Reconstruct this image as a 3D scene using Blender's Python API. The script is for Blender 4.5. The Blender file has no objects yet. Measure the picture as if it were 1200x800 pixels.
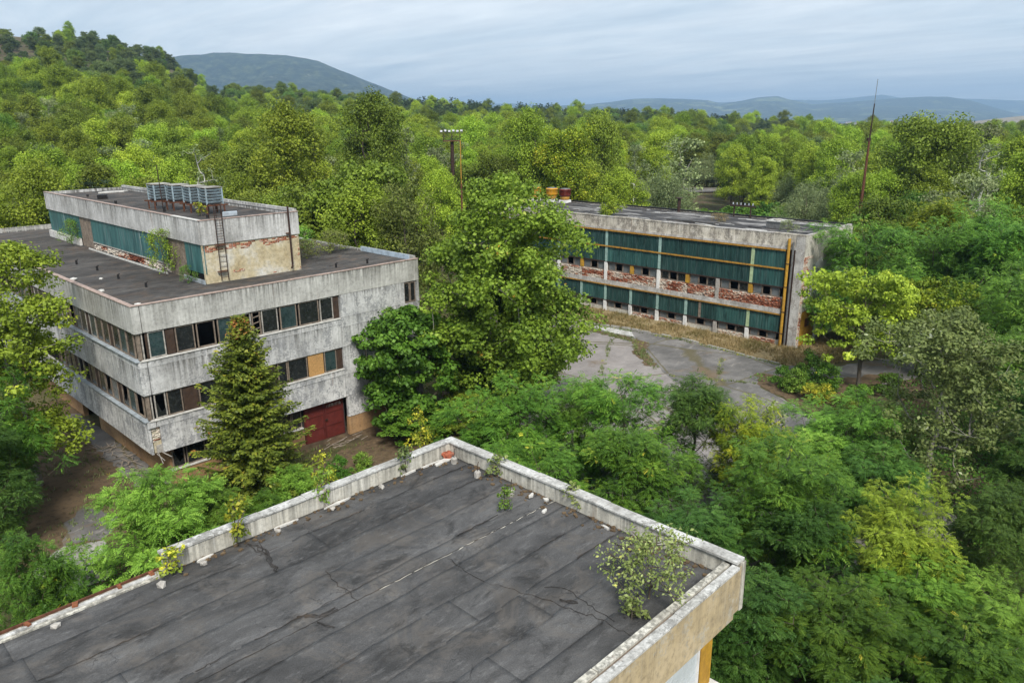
import bpy, math, random
import numpy as np
from mathutils import Matrix, Vector

# ------------------------------------------------------------------ camera, sky, sun, exposure
S = bpy.context.scene
COL = S.collection
CAM_H = 20.0
PITCH, HEAD, ROLL = 0.2849, 0.77235, -0.00853
FH = np.array([math.cos(HEAD), math.sin(HEAD), 0.0])
RT = np.array([math.sin(HEAD), -math.cos(HEAD), 0.0])
UP = np.array([0, 0, 1.0])
_F = math.cos(PITCH) * FH - math.sin(PITCH) * UP
_U = math.sin(PITCH) * FH + math.cos(PITCH) * UP
_R2 = math.cos(ROLL) * RT + math.sin(ROLL) * _U
_U2 = -math.sin(ROLL) * RT + math.cos(ROLL) * _U
cam_data = bpy.data.cameras.new('camera')
cam = bpy.data.objects.new('camera', cam_data)
COL.objects.link(cam)
cam_data.sensor_fit = 'HORIZONTAL'
cam_data.sensor_width = 36.0
cam_data.lens = 880.8 / 1200 * 36
cam_data.clip_start = 0.3
cam_data.clip_end = 40000
cam.matrix_world = Matrix(((_R2[0], _U2[0], -_F[0], 0), (_R2[1], _U2[1], -_F[1], 0), (_R2[2], _U2[2], -_F[2], CAM_H), (0, 0, 0, 1)))
S.camera = cam

SUN_EL = math.radians(48)
SUN_DIR = Vector((-0.55, -0.83, 0)).normalized()      # horizontal direction towards the sun
W = bpy.data.worlds.new('World'); S.world = W; W.use_nodes = True
wt = W.node_tree; wn = wt.nodes; wl = wt.links
wn.clear()
w_out = wn.new('ShaderNodeOutputWorld'); w_bg = wn.new('ShaderNodeBackground')
w_bg.inputs['Strength'].default_value = 0.1
sky = wn.new('ShaderNodeTexSky'); sky.sky_type = 'NISHITA'; sky.sun_disc = False
sky.sun_elevation = SUN_EL; sky.sun_rotation = math.atan2(SUN_DIR.x, SUN_DIR.y)
sky.air_density = 1.0; sky.dust_density = 1.5; sky.ozone_density = 1.2
tc = wn.new('ShaderNodeTexCoord'); sep = wn.new('ShaderNodeSeparateXYZ'); wl.new(tc.outputs['Generated'], sep.inputs[0])
def wmath(op, a, b=None):
    m = wn.new('ShaderNodeMath'); m.operation = op
    for i, q in enumerate((a, b)):
        if q is None: continue
        if isinstance(q, (int, float)): m.inputs[i].default_value = q
        else: wl.new(q, m.inputs[i])
    return m.outputs[0]
zz = wmath('ADD', wmath('MAXIMUM', sep.outputs['Z'], 0.0), 0.055)
comb = wn.new('ShaderNodeCombineXYZ')
wl.new(wmath('DIVIDE', sep.outputs['X'], zz), comb.inputs[0]); wl.new(wmath('DIVIDE', sep.outputs['Y'], zz), comb.inputs[1])
mp = wn.new('ShaderNodeMapping'); wl.new(comb.outputs[0], mp.inputs[0])
mp.inputs['Rotation'].default_value = (0, 0, -HEAD + 0.18); mp.inputs['Scale'].default_value = (0.62, 0.24, 1)
def wnoise(scale, detail, dist, rough=0.55):
    n = wn.new('ShaderNodeTexNoise'); n.inputs['Scale'].default_value = scale; n.inputs['Detail'].default_value = detail
    n.inputs['Distortion'].default_value = dist; n.inputs['Roughness'].default_value = rough
    wl.new(mp.outputs[0], n.inputs['Vector']); return n.outputs[0]
def wramp(fac, stops):
    r = wn.new('ShaderNodeValToRGB'); e = r.color_ramp.elements
    while len(e) < len(stops): e.new(0.5)
    for q, (p, c) in zip(e, stops): q.position = p; q.color = (*c, 1)
    wl.new(fac, r.inputs[0]); return r.outputs[0]
def wmix(fac, a, b):
    m = wn.new('ShaderNodeMix'); m.data_type = 'RGBA'
    if isinstance(fac, (int, float)): m.inputs[0].default_value = fac
    else: wl.new(fac, m.inputs[0])
    for i, q in ((6, a), (7, b)):
        if isinstance(q, tuple): m.inputs[i].default_value = (*q, 1)
        else: wl.new(q, m.inputs[i])
    return m.outputs[2]
# a high veil of stratus: grey-blue sheets with paler streaks between them
veil = wramp(wnoise(1.3, 8, 0.7, 0.62), [(0.30, (4.3, 5.0, 5.6)), (0.46, (5.4, 5.95, 6.4)), (0.58, (6.2, 6.6, 6.9)), (0.72, (7.4, 7.6, 7.7))])
veil2 = wramp(wnoise(4.4, 7, 0.4, 0.65), [(0.35, (0.93, 0.935, 0.945)), (0.65, (1.08, 1.075, 1.065))])
mul = wn.new('ShaderNodeMix'); mul.data_type = 'RGBA'; mul.blend_type = 'MULTIPLY'; mul.inputs[0].default_value = 1.0
wl.new(veil, mul.inputs[6]); wl.new(veil2, mul.inputs[7])
wl.new(wmix(0.86, sky.outputs[0], mul.outputs[2]), w_bg.inputs['Color'])
wl.new(w_bg.outputs[0], w_out.inputs['Surface'])

sun_d = bpy.data.lights.new('sun', 'SUN'); sun_d.energy = 3.0; sun_d.angle = math.radians(14); sun_d.color = (1.0, 0.955, 0.88)
sun = bpy.data.objects.new('sun', sun_d); COL.objects.link(sun)
sd = Vector((SUN_DIR.x * math.cos(SUN_EL), SUN_DIR.y * math.cos(SUN_EL), math.sin(SUN_EL)))
sun.rotation_euler = sd.to_track_quat('Z', 'Y').to_euler()
sun.location = (0, 0, 60)
S.view_settings.view_transform = 'Standard'; S.view_settings.look = 'None'
S.view_settings.gamma = 1.0; S.view_settings.use_curve_mapping = False
S.view_settings.exposure = 0.66
S.render.engine = 'CYCLES'
S.cycles.use_denoising = True
S.cycles.max_bounces = 6; S.cycles.diffuse_bounces = 2; S.cycles.glossy_bounces = 2; S.cycles.transmission_bounces = 4
S.cycles.transparent_max_bounces = 4; S.cycles.volume_bounces = 0
S.cycles.caustics_reflective = False; S.cycles.caustics_refractive = False
S.cycles.sample_clamp_indirect = 4.0

# ------------------------------------------------------------------ helpers
RNG = random.Random(7)
def tag(o, label=None, cat=None, group=None, kind=None):
    if label: o['label'] = label
    if cat: o['category'] = cat
    if group: o['group'] = group
    if kind: o['kind'] = kind
    return o
def empty(name, loc, rz=0.0):
    o = bpy.data.objects.new(name, None); COL.objects.link(o)
    o.location = loc; o.rotation_euler = (0, 0, rz); o.empty_display_size = 0.3
    return o
def root_loc(o):
    v = Vector((0, 0, 0))
    while o is not None: v += o.location; o = o.parent
    return v
class MB:
    """collects shapes in world coordinates; build() links them as ONE mesh object"""
    def __init__(s): s.v = []; s.f = []
    def add(s, vs, fs):
        b = len(s.v); s.v.extend(vs); s.f.extend([tuple(i + b for i in q) for q in fs]); return s
    def box(s, x0, x1, y0, y1, z0, z1):
        return s.add([(x0, y0, z0), (x1, y0, z0), (x1, y1, z0), (x0, y1, z0), (x0, y0, z1), (x1, y0, z1), (x1, y1, z1), (x0, y1, z1)],
                     [(3, 2, 1, 0), (4, 5, 6, 7), (0, 1, 5, 4), (1, 2, 6, 5), (2, 3, 7, 6), (3, 0, 4, 7)])
    def obox(s, c, hx, hy, hz, R=None):
        """oriented box: centre, half sizes, 3x3 matrix"""
        P = [Vector((a * hx, b * hy, d * hz)) for d in (-1, 1) for a, b in ((-1, -1), (1, -1), (1, 1), (-1, 1))]
        if R is not None: P = [R @ p for p in P]
        return s.add([tuple(Vector(c) + p) for p in P], [(3, 2, 1, 0), (4, 5, 6, 7), (0, 1, 5, 4), (1, 2, 6, 5), (2, 3, 7, 6), (3, 0, 4, 7)])
    def bar(s, p, q, w, h):
        p, q = Vector(p), Vector(q); d = q - p; L = d.length
        R = d.to_track_quat('X', 'Z').to_matrix()
        return s.obox((p + q) / 2, L / 2, w / 2, h / 2, R)
    def tube(s, pts, rad, n=8, caps=True):
        pts = [Vector(p) for p in pts]
        rads = rad if isinstance(rad, (list, tuple)) else [rad] * len(pts)
        vs = []; fs = []
        for i, p in enumerate(pts):
            d = (pts[min(i + 1, len(pts) - 1)] - pts[max(i - 1, 0)]).normalized()
            a = d.orthogonal().normalized(); b = d.cross(a)
            if i and a.dot(prev) < 0: pass
            if i:
                a = (prev - d * prev.dot(d)).normalized(); b = d.cross(a)
            prev = a
            for k in range(n):
                t = 2 * math.pi * k / n
                vs.append(tuple(p + (a * math.cos(t) + b * math.sin(t)) * rads[i]))
        for i in range(len(pts) - 1):
            for k in range(n):
                fs.append((i * n + k, i * n + (k + 1) % n, (i + 1) * n + (k + 1) % n, (i + 1) * n + k))
        if caps:
            fs.append(tuple(range(n - 1, -1, -1))); fs.append(tuple((len(pts) - 1) * n + k for k in range(n)))
        return s.add(vs, fs)
    def lathe(s, c, prof, n=16):
        """prof: (radius, z) pairs from bottom to top around centre c"""
        return s.tube_rings(c, prof, n)
    def tube_rings(s, c, prof, n):
        vs = []; fs = []
        for r, z in prof:
            for k in range(n):
                t = 2 * math.pi * k / n; vs.append((c[0] + r * math.cos(t), c[1] + r * math.sin(t), c[2] + z))
        m = len(prof)
        for i in range(m - 1):
            for k in range(n): fs.append((i * n + k, i * n + (k + 1) % n, (i + 1) * n + (k + 1) % n, (i + 1) * n + k))
        fs.append(tuple(range(n - 1, -1, -1))); fs.append(tuple((m - 1) * n + k for k in range(n)))
        return s.add(vs, fs)
    def prism(s, outline, z0, z1):
        n = len(outline)
        vs = [(x, y, z0) for x, y in outline] + [(x, y, z1) for x, y in outline]
        fs = [tuple(range(n - 1, -1, -1)), tuple(range(n, 2 * n))] + [(i, (i + 1) % n, n + (i + 1) % n, n + i) for i in range(n)]
        return s.add(vs, fs)
    def mesh(s, name, origin=(0, 0, 0)):
        me = bpy.data.meshes.new(name)
        ox, oy, oz = origin
        me.from_pydata([(x - ox, y - oy, z - oz) for x, y, z in s.v], [], s.f); me.update()
        return me
    def build(s, name, mat, parent=None, smooth=False, bevel=0, origin=None):
        o0 = root_loc(parent) if parent is not None else Vector(origin or (0, 0, 0))
        me = s.mesh(name, o0)
        if mat is not None: me.materials.append(mat)
        if smooth:
            for p in me.polygons: p.use_smooth = True
        o = bpy.data.objects.new(name, me); COL.objects.link(o)
        if parent is not None: o.parent = parent
        else: o.location = o0
        if bevel:
            b = o.modifiers.new('bevel', 'BEVEL'); b.width = bevel; b.segments = 2; b.limit_method = 'ANGLE'
        return o
def box(name, mat, parent, x0, x1, y0, y1, z0, z1, **k):
    return MB().box(min(x0, x1), max(x0, x1), min(y0, y1), max(y0, y1), min(z0, z1), max(z0, z1)).build(name, mat, parent, **k)

# ------------------------------------------------------------------ node materials
class NT:
    def __init__(s, name):
        s.m = bpy.data.materials.new(name); s.m.use_nodes = True
        s.t = s.m.node_tree; s.n = s.t.nodes; s.l = s.t.links
        s.p = s.n['Principled BSDF']; s.out = s.n['Material Output']
        s.p.inputs['Specular IOR Level'].default_value = 0.3
    def link(s, a, b): s.l.new(a, b)
    def pos(s):
        return s.n.new('ShaderNodeNewGeometry').outputs['Position']
    def obj(s):
        return s.n.new('ShaderNodeTexCoord').outputs['Object']
    def map(s, vec, scale=(1, 1, 1), loc=(0, 0, 0), rot=(0, 0, 0)):
        m = s.n.new('ShaderNodeMapping'); s.link(vec, m.inputs[0])
        m.inputs['Scale'].default_value = scale; m.inputs['Location'].default_value = loc; m.inputs['Rotation'].default_value = rot
        return m.outputs[0]
    def noise(s, vec, scale, detail=4, rough=0.55, dist=0.0, out=0):
        n = s.n.new('ShaderNodeTexNoise'); s.link(vec, n.inputs['Vector'])
        n.inputs['Scale'].default_value = scale; n.inputs['Detail'].default_value = detail
        n.inputs['Roughness'].default_value = rough; n.inputs['Distortion'].default_value = dist
        return n.outputs[out]
    def voro(s, vec, scale, feature='F1', out='Distance', rnd=1.0):
        n = s.n.new('ShaderNodeTexVoronoi'); n.feature = feature; s.link(vec, n.inputs['Vector'])
        n.inputs['Scale'].default_value = scale; n.inputs['Randomness'].default_value = rnd
        return n.outputs[out]
    def ramp(s, fac, stops, interp='LINEAR'):
        r = s.n.new('ShaderNodeValToRGB'); r.color_ramp.interpolation = interp; e = r.color_ramp.elements
        while len(e) < len(stops): e.new(0.5)
        for q, (p, c) in zip(e, stops):
            q.position = p; q.color = (*c, 1) if isinstance(c, tuple) else (c, c, c, 1)
        s.link(fac, r.inputs[0]); return r.outputs[0]
    def mix(s, fac, a, b, mode='MIX'):
        m = s.n.new('ShaderNodeMix'); m.data_type = 'RGBA'; m.blend_type = mode
        if isinstance(fac, (int, float)): m.inputs[0].default_value = fac
        else: s.link(fac, m.inputs[0])
        for i, q in ((6, a), (7, b)):
            if isinstance(q, tuple): m.inputs[i].default_value = (*q, 1)
            elif isinstance(q, (int, float)): m.inputs[i].default_value = (q, q, q, 1)
            else: s.link(q, m.inputs[i])
        return m.outputs[2]
    def math(s, op, a, b=None):
        m = s.n.new('ShaderNodeMath'); m.operation = op
        for i, q in enumerate((a, b)):
            if q is None: continue
            if isinstance(q, (int, float)): m.inputs[i].default_value = q
            else: s.link(q, m.inputs[i])
        return m.outputs[0]
    def attr(s, name, out='Fac'):
        a = s.n.new('ShaderNodeAttribute'); a.attribute_name = name; return a.outputs[out]
    def rnd(s):
        return s.n.new('ShaderNodeObjectInfo').outputs['Random']
    def bump(s, h, strength=0.3, dist=0.02):
        b = s.n.new('ShaderNodeBump'); b.inputs['Strength'].default_value = strength; b.inputs['Distance'].default_value = dist
        s.link(h, b.inputs['Height']); s.link(b.outputs[0], s.p.inputs['Normal'])
    def done(s, col=None, rough=0.85, metal=0.0, spec=None):
        if col is not None:
            if isinstance(col, tuple): s.p.inputs['Base Color'].default_value = (*col, 1)
            else: s.link(col, s.p.inputs['Base Color'])
        if isinstance(rough, (int, float)): s.p.inputs['Roughness'].default_value = rough
        else: s.link(rough, s.p.inputs['Roughness'])
        s.p.inputs['Metallic'].default_value = metal
        if spec is not None: s.p.inputs['Specular IOR Level'].default_value = spec
        return s.m

def concrete(name, light, mid, dark, streak=0.6, peel=0.0, peel_col=(0.2, 0.2, 0.2), scale=1.0, streak_col=(0.075, 0.072, 0.063), moss=0.0):
    n = NT(name); p = n.pos()
    big = n.noise(p, 0.55 * scale, 6, 0.62)
    c = n.ramp(big, [(0.32, dark), (0.5, mid), (0.66, light)])
    fine = n.noise(p, 7 * scale, 6, 0.7)
    c = n.mix(0.75, c, n.ramp(fine, [(0.28, 0.45), (0.5, 0.95), (0.75, 1.12)]), 'MULTIPLY')
    if peel:
        pk = n.map(p, (1.0, 1.0, 0.8))
        pn = n.math('ADD', n.math('MULTIPLY', n.noise(n.map(p, (1.6, 1.6, 0.9)), 1.0, 8, 0.75, 0.15), 0.65), n.math('MULTIPLY', n.noise(p, 9, 5, 0.7), 0.35))
        mask = n.ramp(pn, [(0.55 - peel * 0.1, 0.0), (0.585 - peel * 0.1, 0.9)])
        c = n.mix(mask, c, n.mix(0.8, peel_col, n.ramp(fine, [(0.3, 0.6), (0.7, 1.25)]), 'MULTIPLY'))
    st = n.noise(n.map(p, (5.5 * scale ** 0.5, 5.5 * scale ** 0.5, 0.2)), 1.0, 6, 0.7)
    st2 = n.noise(n.map(p, (0.5, 0.5, 0.5)), 1.0, 3)
    sm = n.math('MULTIPLY', n.ramp(st, [(0.42, 0.0), (0.57, 1.0)]), n.ramp(st2, [(0.3, 0.3), (0.55, 1.0)]))
    gz_ = n.n.new('ShaderNodeSeparateXYZ'); n.link(n.n.new('ShaderNodeTexCoord').outputs['Generated'], gz_.inputs[0])
    topm = n.ramp(gz_.outputs[2], [(0.0, 0.3), (0.5, 0.6), (0.85, 0.95), (1.0, 1.2)])
    c = n.mix(n.math('MULTIPLY', n.math('MULTIPLY', sm, streak), topm), c, streak_col)
    rs = n.noise(n.map(p, (2.1, 2.1, 0.12), (5, 3, 1)), 1.0, 3, 0.5)
    c = n.mix(n.math('MULTIPLY', n.ramp(rs, [(0.66, 0.0), (0.76, 0.5)]), topm), c, (0.22, 0.1, 0.045))
    drip = n.noise(n.map(p, (11, 11, 0.35)), 1.0, 4, 0.6)
    c = n.mix(n.ramp(drip, [(0.6, 0.0), (0.74, 0.55 * streak)]), c, (0.6, 0.6, 0.57))
    if moss:
        mo = n.noise(p, 0.8, 5, 0.7)
        c = n.mix(n.ramp(mo, [(0.55, 0.0), (0.7, moss)]), c, (0.11, 0.105, 0.05))
    n.bump(n.math('ADD', n.math('MULTIPLY', fine, 0.6), big), 0.35, 0.02)
    return n.done(c, 0.9)

MAT = {}
MAT['conc_top'] = concrete('weathered_concrete', (0.56, 0.555, 0.52), (0.45, 0.445, 0.415), (0.3, 0.295, 0.27), 0.75)
MAT['conc_mid'] = concrete('peeling_whitewash', (0.64, 0.64, 0.63), (0.54, 0.54, 0.53), (0.38, 0.38, 0.375), 0.72, 0.45, (0.31, 0.315, 0.32))
MAT['conc_low'] = concrete('peeling_whitewash_patchy', (0.72, 0.72, 0.71), (0.63, 0.63, 0.62), (0.47, 0.47, 0.465), 0.5, 0.62, (0.31, 0.315, 0.325))
MAT['conc_roofbox'] = concrete('pale_streaked_concrete', (0.64, 0.635, 0.62), (0.52, 0.515, 0.5), (0.33, 0.325, 0.31), 0.75)
MAT['conc_parapet'] = concrete('cream_streaked_concrete', (0.66, 0.64, 0.57), (0.56, 0.535, 0.46), (0.38, 0.36, 0.31), 0.6, scale=1.8)
MAT['conc_coping'] = concrete('bleached_coping', (0.68, 0.68, 0.66), (0.52, 0.515, 0.49), (0.3, 0.29, 0.27), 0.3, 0.35, (0.27, 0.265, 0.25), scale=2.0)
MAT['conc_b'] = concrete('crumbling_render', (0.72, 0.67, 0.58), (0.6, 0.55, 0.46), (0.4, 0.36, 0.3), 0.55, 0.45, (0.26, 0.23, 0.195), scale=1.8)
MAT['render_b'] = concrete('cream_render', (0.66, 0.63, 0.56), (0.55, 0.52, 0.45), (0.4, 0.38, 0.33), 0.25, 0.35, (0.33, 0.3, 0.27), scale=1.3)
MAT['slab_b'] = concrete('white_slab_edge', (0.62, 0.6, 0.57), (0.5, 0.48, 0.45), (0.3, 0.285, 0.27), 0.3, 0.3, (0.3, 0.27, 0.24), scale=2)
MAT['plinth'] = concrete('ochre_plinth_render', (0.42, 0.26, 0.13), (0.35, 0.21, 0.1), (0.24, 0.14, 0.075), 0.3)
MAT['ochre'] = concrete('ochre_fascia_render', (0.52, 0.42, 0.27), (0.44, 0.35, 0.21), (0.3, 0.25, 0.17), 0.25, 0.2, (0.42, 0.38, 0.3))
MAT['yard_slab'] = concrete('old_concrete_slab', (0.42, 0.41, 0.38), (0.33, 0.32, 0.29), (0.2, 0.19, 0.17), 0.0, 0.2, (0.2, 0.19, 0.17))

def felt(name, c0, c1, c2, dirt):
    n = NT(name); p = n.pos()
    b = n.noise(n.map(p, (0.55, 1.1, 1)), 1.0, 7, 0.7, 0.6)
    c = n.ramp(b, [(0.28, c0), (0.5, c1), (0.72, c2)])
    g = n.noise(p, 38, 4, 0.75)
    c = n.mix(0.8, c, n.ramp(g, [(0.3, 0.5), (0.7, 1.4)]), 'MULTIPLY')
    c = n.mix(0.85, c, n.ramp(n.rnd(), [(0.0, 0.78), (1.0, 1.2)]), 'MULTIPLY')
    d = n.noise(p, 0.7, 8, 0.75, 0.8)
    c = n.mix(n.ramp(d, [(0.5, 0.0), (0.62, 0.7), (0.75, 0.95)]), c, dirt)
    dk = n.noise(n.map(p, (0.9, 1.6, 1), (3, 7, 0)), 0.8, 8, 0.75, 0.5)
    c = n.mix(n.ramp(dk, [(0.52, 0.0), (0.66, 0.8)]), c, tuple(q * 0.45 for q in c0))
    big_ = n.noise(n.map(p, (0.22, 0.5, 1), (1.7, 2.3, 0)), 1.0, 5, 0.6, 0.4)
    c = n.mix(1.0, c, n.ramp(big_, [(0.34, 0.62), (0.5, 1.0), (0.64, 1.35)]), 'MULTIPLY')
    sc = n.noise(n.map(p, (1.6, 5, 1)), 1.0, 8, 0.8)
    c = n.mix(n.ramp(sc, [(0.54, 0.0), (0.7, 0.6)]), c, tuple(min(1, q * 1.7) for q in c2))
    cr = n.voro(n.mix(0.22, p, n.noise(p, 1.6, 4, 0.6, out=1)), 0.62, 'DISTANCE_TO_EDGE')
    cm = n.math('MULTIPLY', n.ramp(cr, [(0.003, 1.0), (0.009, 0.0)]), n.ramp(n.noise(p, 0.4, 3), [(0.6, 0.0), (0.66, 0.6)]))
    c = n.mix(cm, c, (0.012, 0.012, 0.012))
    c2_ = n.voro(n.mix(0.3, p, n.noise(p, 3, 4, 0.6, out=1)), 2.6, 'DISTANCE_TO_EDGE')
    c = n.mix(n.math('MULTIPLY', n.ramp(c2_, [(0.004, 1.0), (0.018, 0.0)]), n.ramp(n.noise(p, 0.6, 4), [(0.56, 0.0), (0.64, 0.8)])), c, (0.014, 0.014, 0.014))
    n.bump(n.math('SUBTRACT', n.math('ADD', n.math('MULTIPLY', g, 0.2), n.noise(p, 3, 6, 0.7)), cm), 0.6, 0.03)
    return n.done(c, 0.85, spec=0.3)
MAT['felt'] = felt('roofing_felt', (0.036, 0.036, 0.036), (0.066, 0.065, 0.065), (0.105, 0.104, 0.103), (0.1, 0.09, 0.08))
MAT['felt_a'] = felt('old_roofing_felt', (0.03, 0.028, 0.027), (0.052, 0.048, 0.045), (0.095, 0.088, 0.082), (0.105, 0.075, 0.055))
MAT['felt_torn'] = felt('torn_felt', (0.02, 0.02, 0.02), (0.032, 0.03, 0.029), (0.055, 0.05, 0.046), (0.05, 0.038, 0.028))
def felt_b():
    n = NT('patchy_tar_roof'); p = n.pos()
    b = n.noise(n.map(p, (0.5, 0.14, 1)), 1.2, 6, 0.7, 0.6)
    c = n.ramp(b, [(0.32, (0.016, 0.015, 0.016)), (0.47, (0.036, 0.033, 0.033)), (0.54, (0.09, 0.085, 0.082)), (0.6, (0.3, 0.29, 0.28)), (0.66, (0.07, 0.066, 0.064))])
    n.bump(b, 0.4, 0.03)
    return n.done(c, 0.75)
MAT['felt_b'] = felt_b()

def plain(name, col, rough=0.6, metal=0.0, var=0.25, scale=6, grime=0.0, grime_col=(0.05, 0.045, 0.04)):
    n = NT(name); p = n.pos()
    f = n.noise(p, scale, 5, 0.65)
    c = n.mix(1.0, col, n.ramp(f, [(0.3, 1 - var), (0.7, 1 + var)]), 'MULTIPLY')
    if grime:
        g = n.noise(n.map(p, (3, 3, 0.8)), 1.0, 6, 0.7)
        c = n.mix(n.ramp(g, [(0.5, 0.0), (0.68, grime)]), c, grime_col)
    n.bump(f, 0.15, 0.01)
    return n.done(c, rough, metal)
MAT['coping_a'] = plain('faded_pink_flashing', (0.36, 0.27, 0.23), 0.6, 0, 0.3, 5, 0.6)
MAT['flash_blue'] = plain('pale_blue_zinc_flashing', (0.42, 0.47, 0.51), 0.45, 0.3, 0.25, 3, 0.4)
MAT['flash_white'] = plain('white_flashing', (0.58, 0.565, 0.53), 0.6, 0, 0.2, 5, 0.35)
MAT['tarp'] = plain('blue_grey_sheet', (0.37, 0.45, 0.53), 0.5, 0, 0.3, 2.5, 0.2)
MAT['wood_frame'] = plain('weathered_window_wood', (0.2, 0.16, 0.125), 0.85, 0, 0.45, 5, 0.5, (0.05, 0.035, 0.025))
MAT['wood_pale'] = plain('bleached_wood', (0.36, 0.335, 0.3), 0.85, 0, 0.4, 5, 0.55)
MAT['board'] = plain('brown_board', (0.05, 0.03, 0.02), 0.85, 0, 0.45, 3, 0.5)
MAT['osb'] = plain('bare_chipboard', (0.42, 0.24, 0.09), 0.85, 0, 0.35, 12, 0.2)
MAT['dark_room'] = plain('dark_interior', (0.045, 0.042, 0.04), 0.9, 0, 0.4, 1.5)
MAT['rust'] = plain('rusty_steel', (0.12, 0.05, 0.028), 0.8, 0.2, 0.5, 9, 0.5, (0.03, 0.018, 0.014))
MAT['rust_dark'] = plain('dark_rusty_steel', (0.045, 0.026, 0.02), 0.8, 0.2, 0.5, 9)
MAT['rust_orange'] = plain('orange_rust', (0.2, 0.07, 0.03), 0.85, 0, 0.6, 8)
MAT['door_red'] = plain('dull_red_door_paint', (0.115, 0.022, 0.018), 0.55, 0, 0.2, 3, 0.35, (0.05, 0.012, 0.01))
MAT['door_red_rib'] = plain('dull_red_rib_paint', (0.09, 0.018, 0.015), 0.55, 0, 0.2, 3)
MAT['yellow'] = plain('faded_yellow_paint', (0.42, 0.235, 0.028), 0.75, 0, 0.3, 4, 0.6, (0.2, 0.1, 0.035))
MAT['yellow_beam'] = plain('rusted_yellow_paint', (0.36, 0.19, 0.03), 0.65, 0, 0.35, 4, 0.65, (0.1, 0.045, 0.02))
MAT['tank_yellow'] = plain('tank_yellow_paint', (0.62, 0.3, 0.02), 0.55, 0, 0.2, 4, 0.4, (0.4, 0.36, 0.3))
MAT['tank_red'] = plain('tank_oxblood_paint', (0.13, 0.02, 0.014), 0.5, 0, 0.35, 4, 0.35, (0.3, 0.2, 0.16))
MAT['white_paint'] = plain('white_paint', (0.72, 0.71, 0.69), 0.6, 0, 0.12, 5, 0.25)
MAT['stone'] = plain('grey_stone', (0.34, 0.32, 0.29), 0.9, 0, 0.4, 9)
MAT['tar'] = plain('tar', (0.014, 0.013, 0.013), 0.6, 0, 0.4, 6)
MAT['brick_red'] = plain('red_brick', (0.33, 0.1, 0.055), 0.9, 0, 0.5, 9, 0.35, (0.42, 0.36, 0.3))
MAT['grey_metal'] = plain('grey_steel', (0.2, 0.2, 0.2), 0.5, 0.5, 0.3, 5, 0.4)
MAT['lamp_white'] = plain('lamp_housing', (0.3, 0.31, 0.33), 0.5, 0.2, 0.4, 5)
MAT['wood_stick'] = plain('grey_debris_wood', (0.24, 0.2, 0.16), 0.9, 0, 0.4, 5)

def bricks_mat():
    n = NT('weathered_bricks'); r = n.attr('tint'); p = n.pos()
    c = n.ramp(r, [(0.0, (0.17, 0.055, 0.03)), (0.3, (0.34, 0.115, 0.06)), (0.5, (0.42, 0.18, 0.11)), (0.7, (0.52, 0.36, 0.27)), (1.0, (0.66, 0.59, 0.5))])
    f = n.noise(p, 9, 5, 0.7); c = n.mix(0.7, c, n.ramp(f, [(0.3, 0.65), (0.7, 1.2)]), 'MULTIPLY')
    return n.done(c, 0.92)
MAT['bricks'] = bricks_mat()
def plaster_wall():
    n = NT('flaking_yellow_plaster'); p = n.pos()
    big = n.noise(p, 0.7, 6, 0.65)
    c = n.ramp(big, [(0.34, (0.42, 0.34, 0.2)), (0.5, (0.52, 0.45, 0.3)), (0.62, (0.56, 0.53, 0.45)), (0.72, (0.66, 0.65, 0.62))])
    f = n.noise(p, 6, 6, 0.7); c = n.mix(0.8, c, n.ramp(f, [(0.3, 0.5), (0.55, 1.0), (0.7, 1.1)]), 'MULTIPLY')
    n.bump(f, 0.6, 0.03); return n.done(c, 0.92)
MAT['plaster'] = plaster_wall()
def teal_panel():
    n = NT('teal_panel_paint'); p = n.pos()
    b = n.noise(n.map(p, (2.5, 2.5, 0.3)), 1.0, 5, 0.65)
    c = n.ramp(b, [(0.34, (0.024, 0.075, 0.078)), (0.52, (0.042, 0.125, 0.125)), (0.68, (0.065, 0.175, 0.17))])
    w = n.noise(n.map(p, (7, 7, 0.3)), 1.0, 4, 0.6); w2 = n.noise(n.map(p, (0.7, 0.7, 0.1)), 1.0, 2)
    c = n.mix(n.math('MULTIPLY', n.ramp(w, [(0.56, 0.0), (0.7, 0.8)]), n.ramp(w2, [(0.45, 0.1), (0.65, 1.0)])), c, (0.4, 0.45, 0.45))
    n.bump(b, 0.1, 0.01); return n.done(c, 0.5)
MAT['teal'] = teal_panel()
def green_glass(name, k):
    n = NT(name); p = n.pos()
    b = n.noise(n.map(p, (1, 2.2, 0.25)), 1.0, 5, 0.65)
    c = n.ramp(b, [(0.3, (0.009 * k, 0.03 * k, 0.029 * k)), (0.52, (0.016 * k, 0.05 * k, 0.046 * k)), (0.68, (0.028 * k, 0.078 * k, 0.07 * k)), (0.8, (0.06 * k, 0.13 * k, 0.115 * k))])
    d = n.noise(n.map(p, (1, 9, 0.4)), 1.0, 4, 0.7)
    c = n.mix(n.ramp(d, [(0.5, 0.0), (0.72, 0.5)]), c, (0.11, 0.16, 0.15))
    dk = n.noise(n.map(p, (1, 1.3, 0.5)), 1.0, 6, 0.7)
    c = n.mix(n.ramp(dk, [(0.54, 0.0), (0.68, 0.75)]), c, (0.006, 0.016, 0.015))
    return n.done(c, 0.42, spec=0.4)
MAT['ugreen'] = green_glass('green_profiled_panel', 1.0)
MAT['ugreen_pale'] = green_glass('green_profiled_panel_faded', 1.7)
MAT['col_teal'] = plain('faded_mint_paint', (0.27, 0.4, 0.36), 0.7, 0, 0.25, 4, 0.4, (0.12, 0.16, 0.14))
MAT['col_lime'] = plain('faded_lime_paint', (0.36, 0.46, 0.27), 0.7, 0, 0.25, 4, 0.4, (0.15, 0.18, 0.1))
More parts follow.
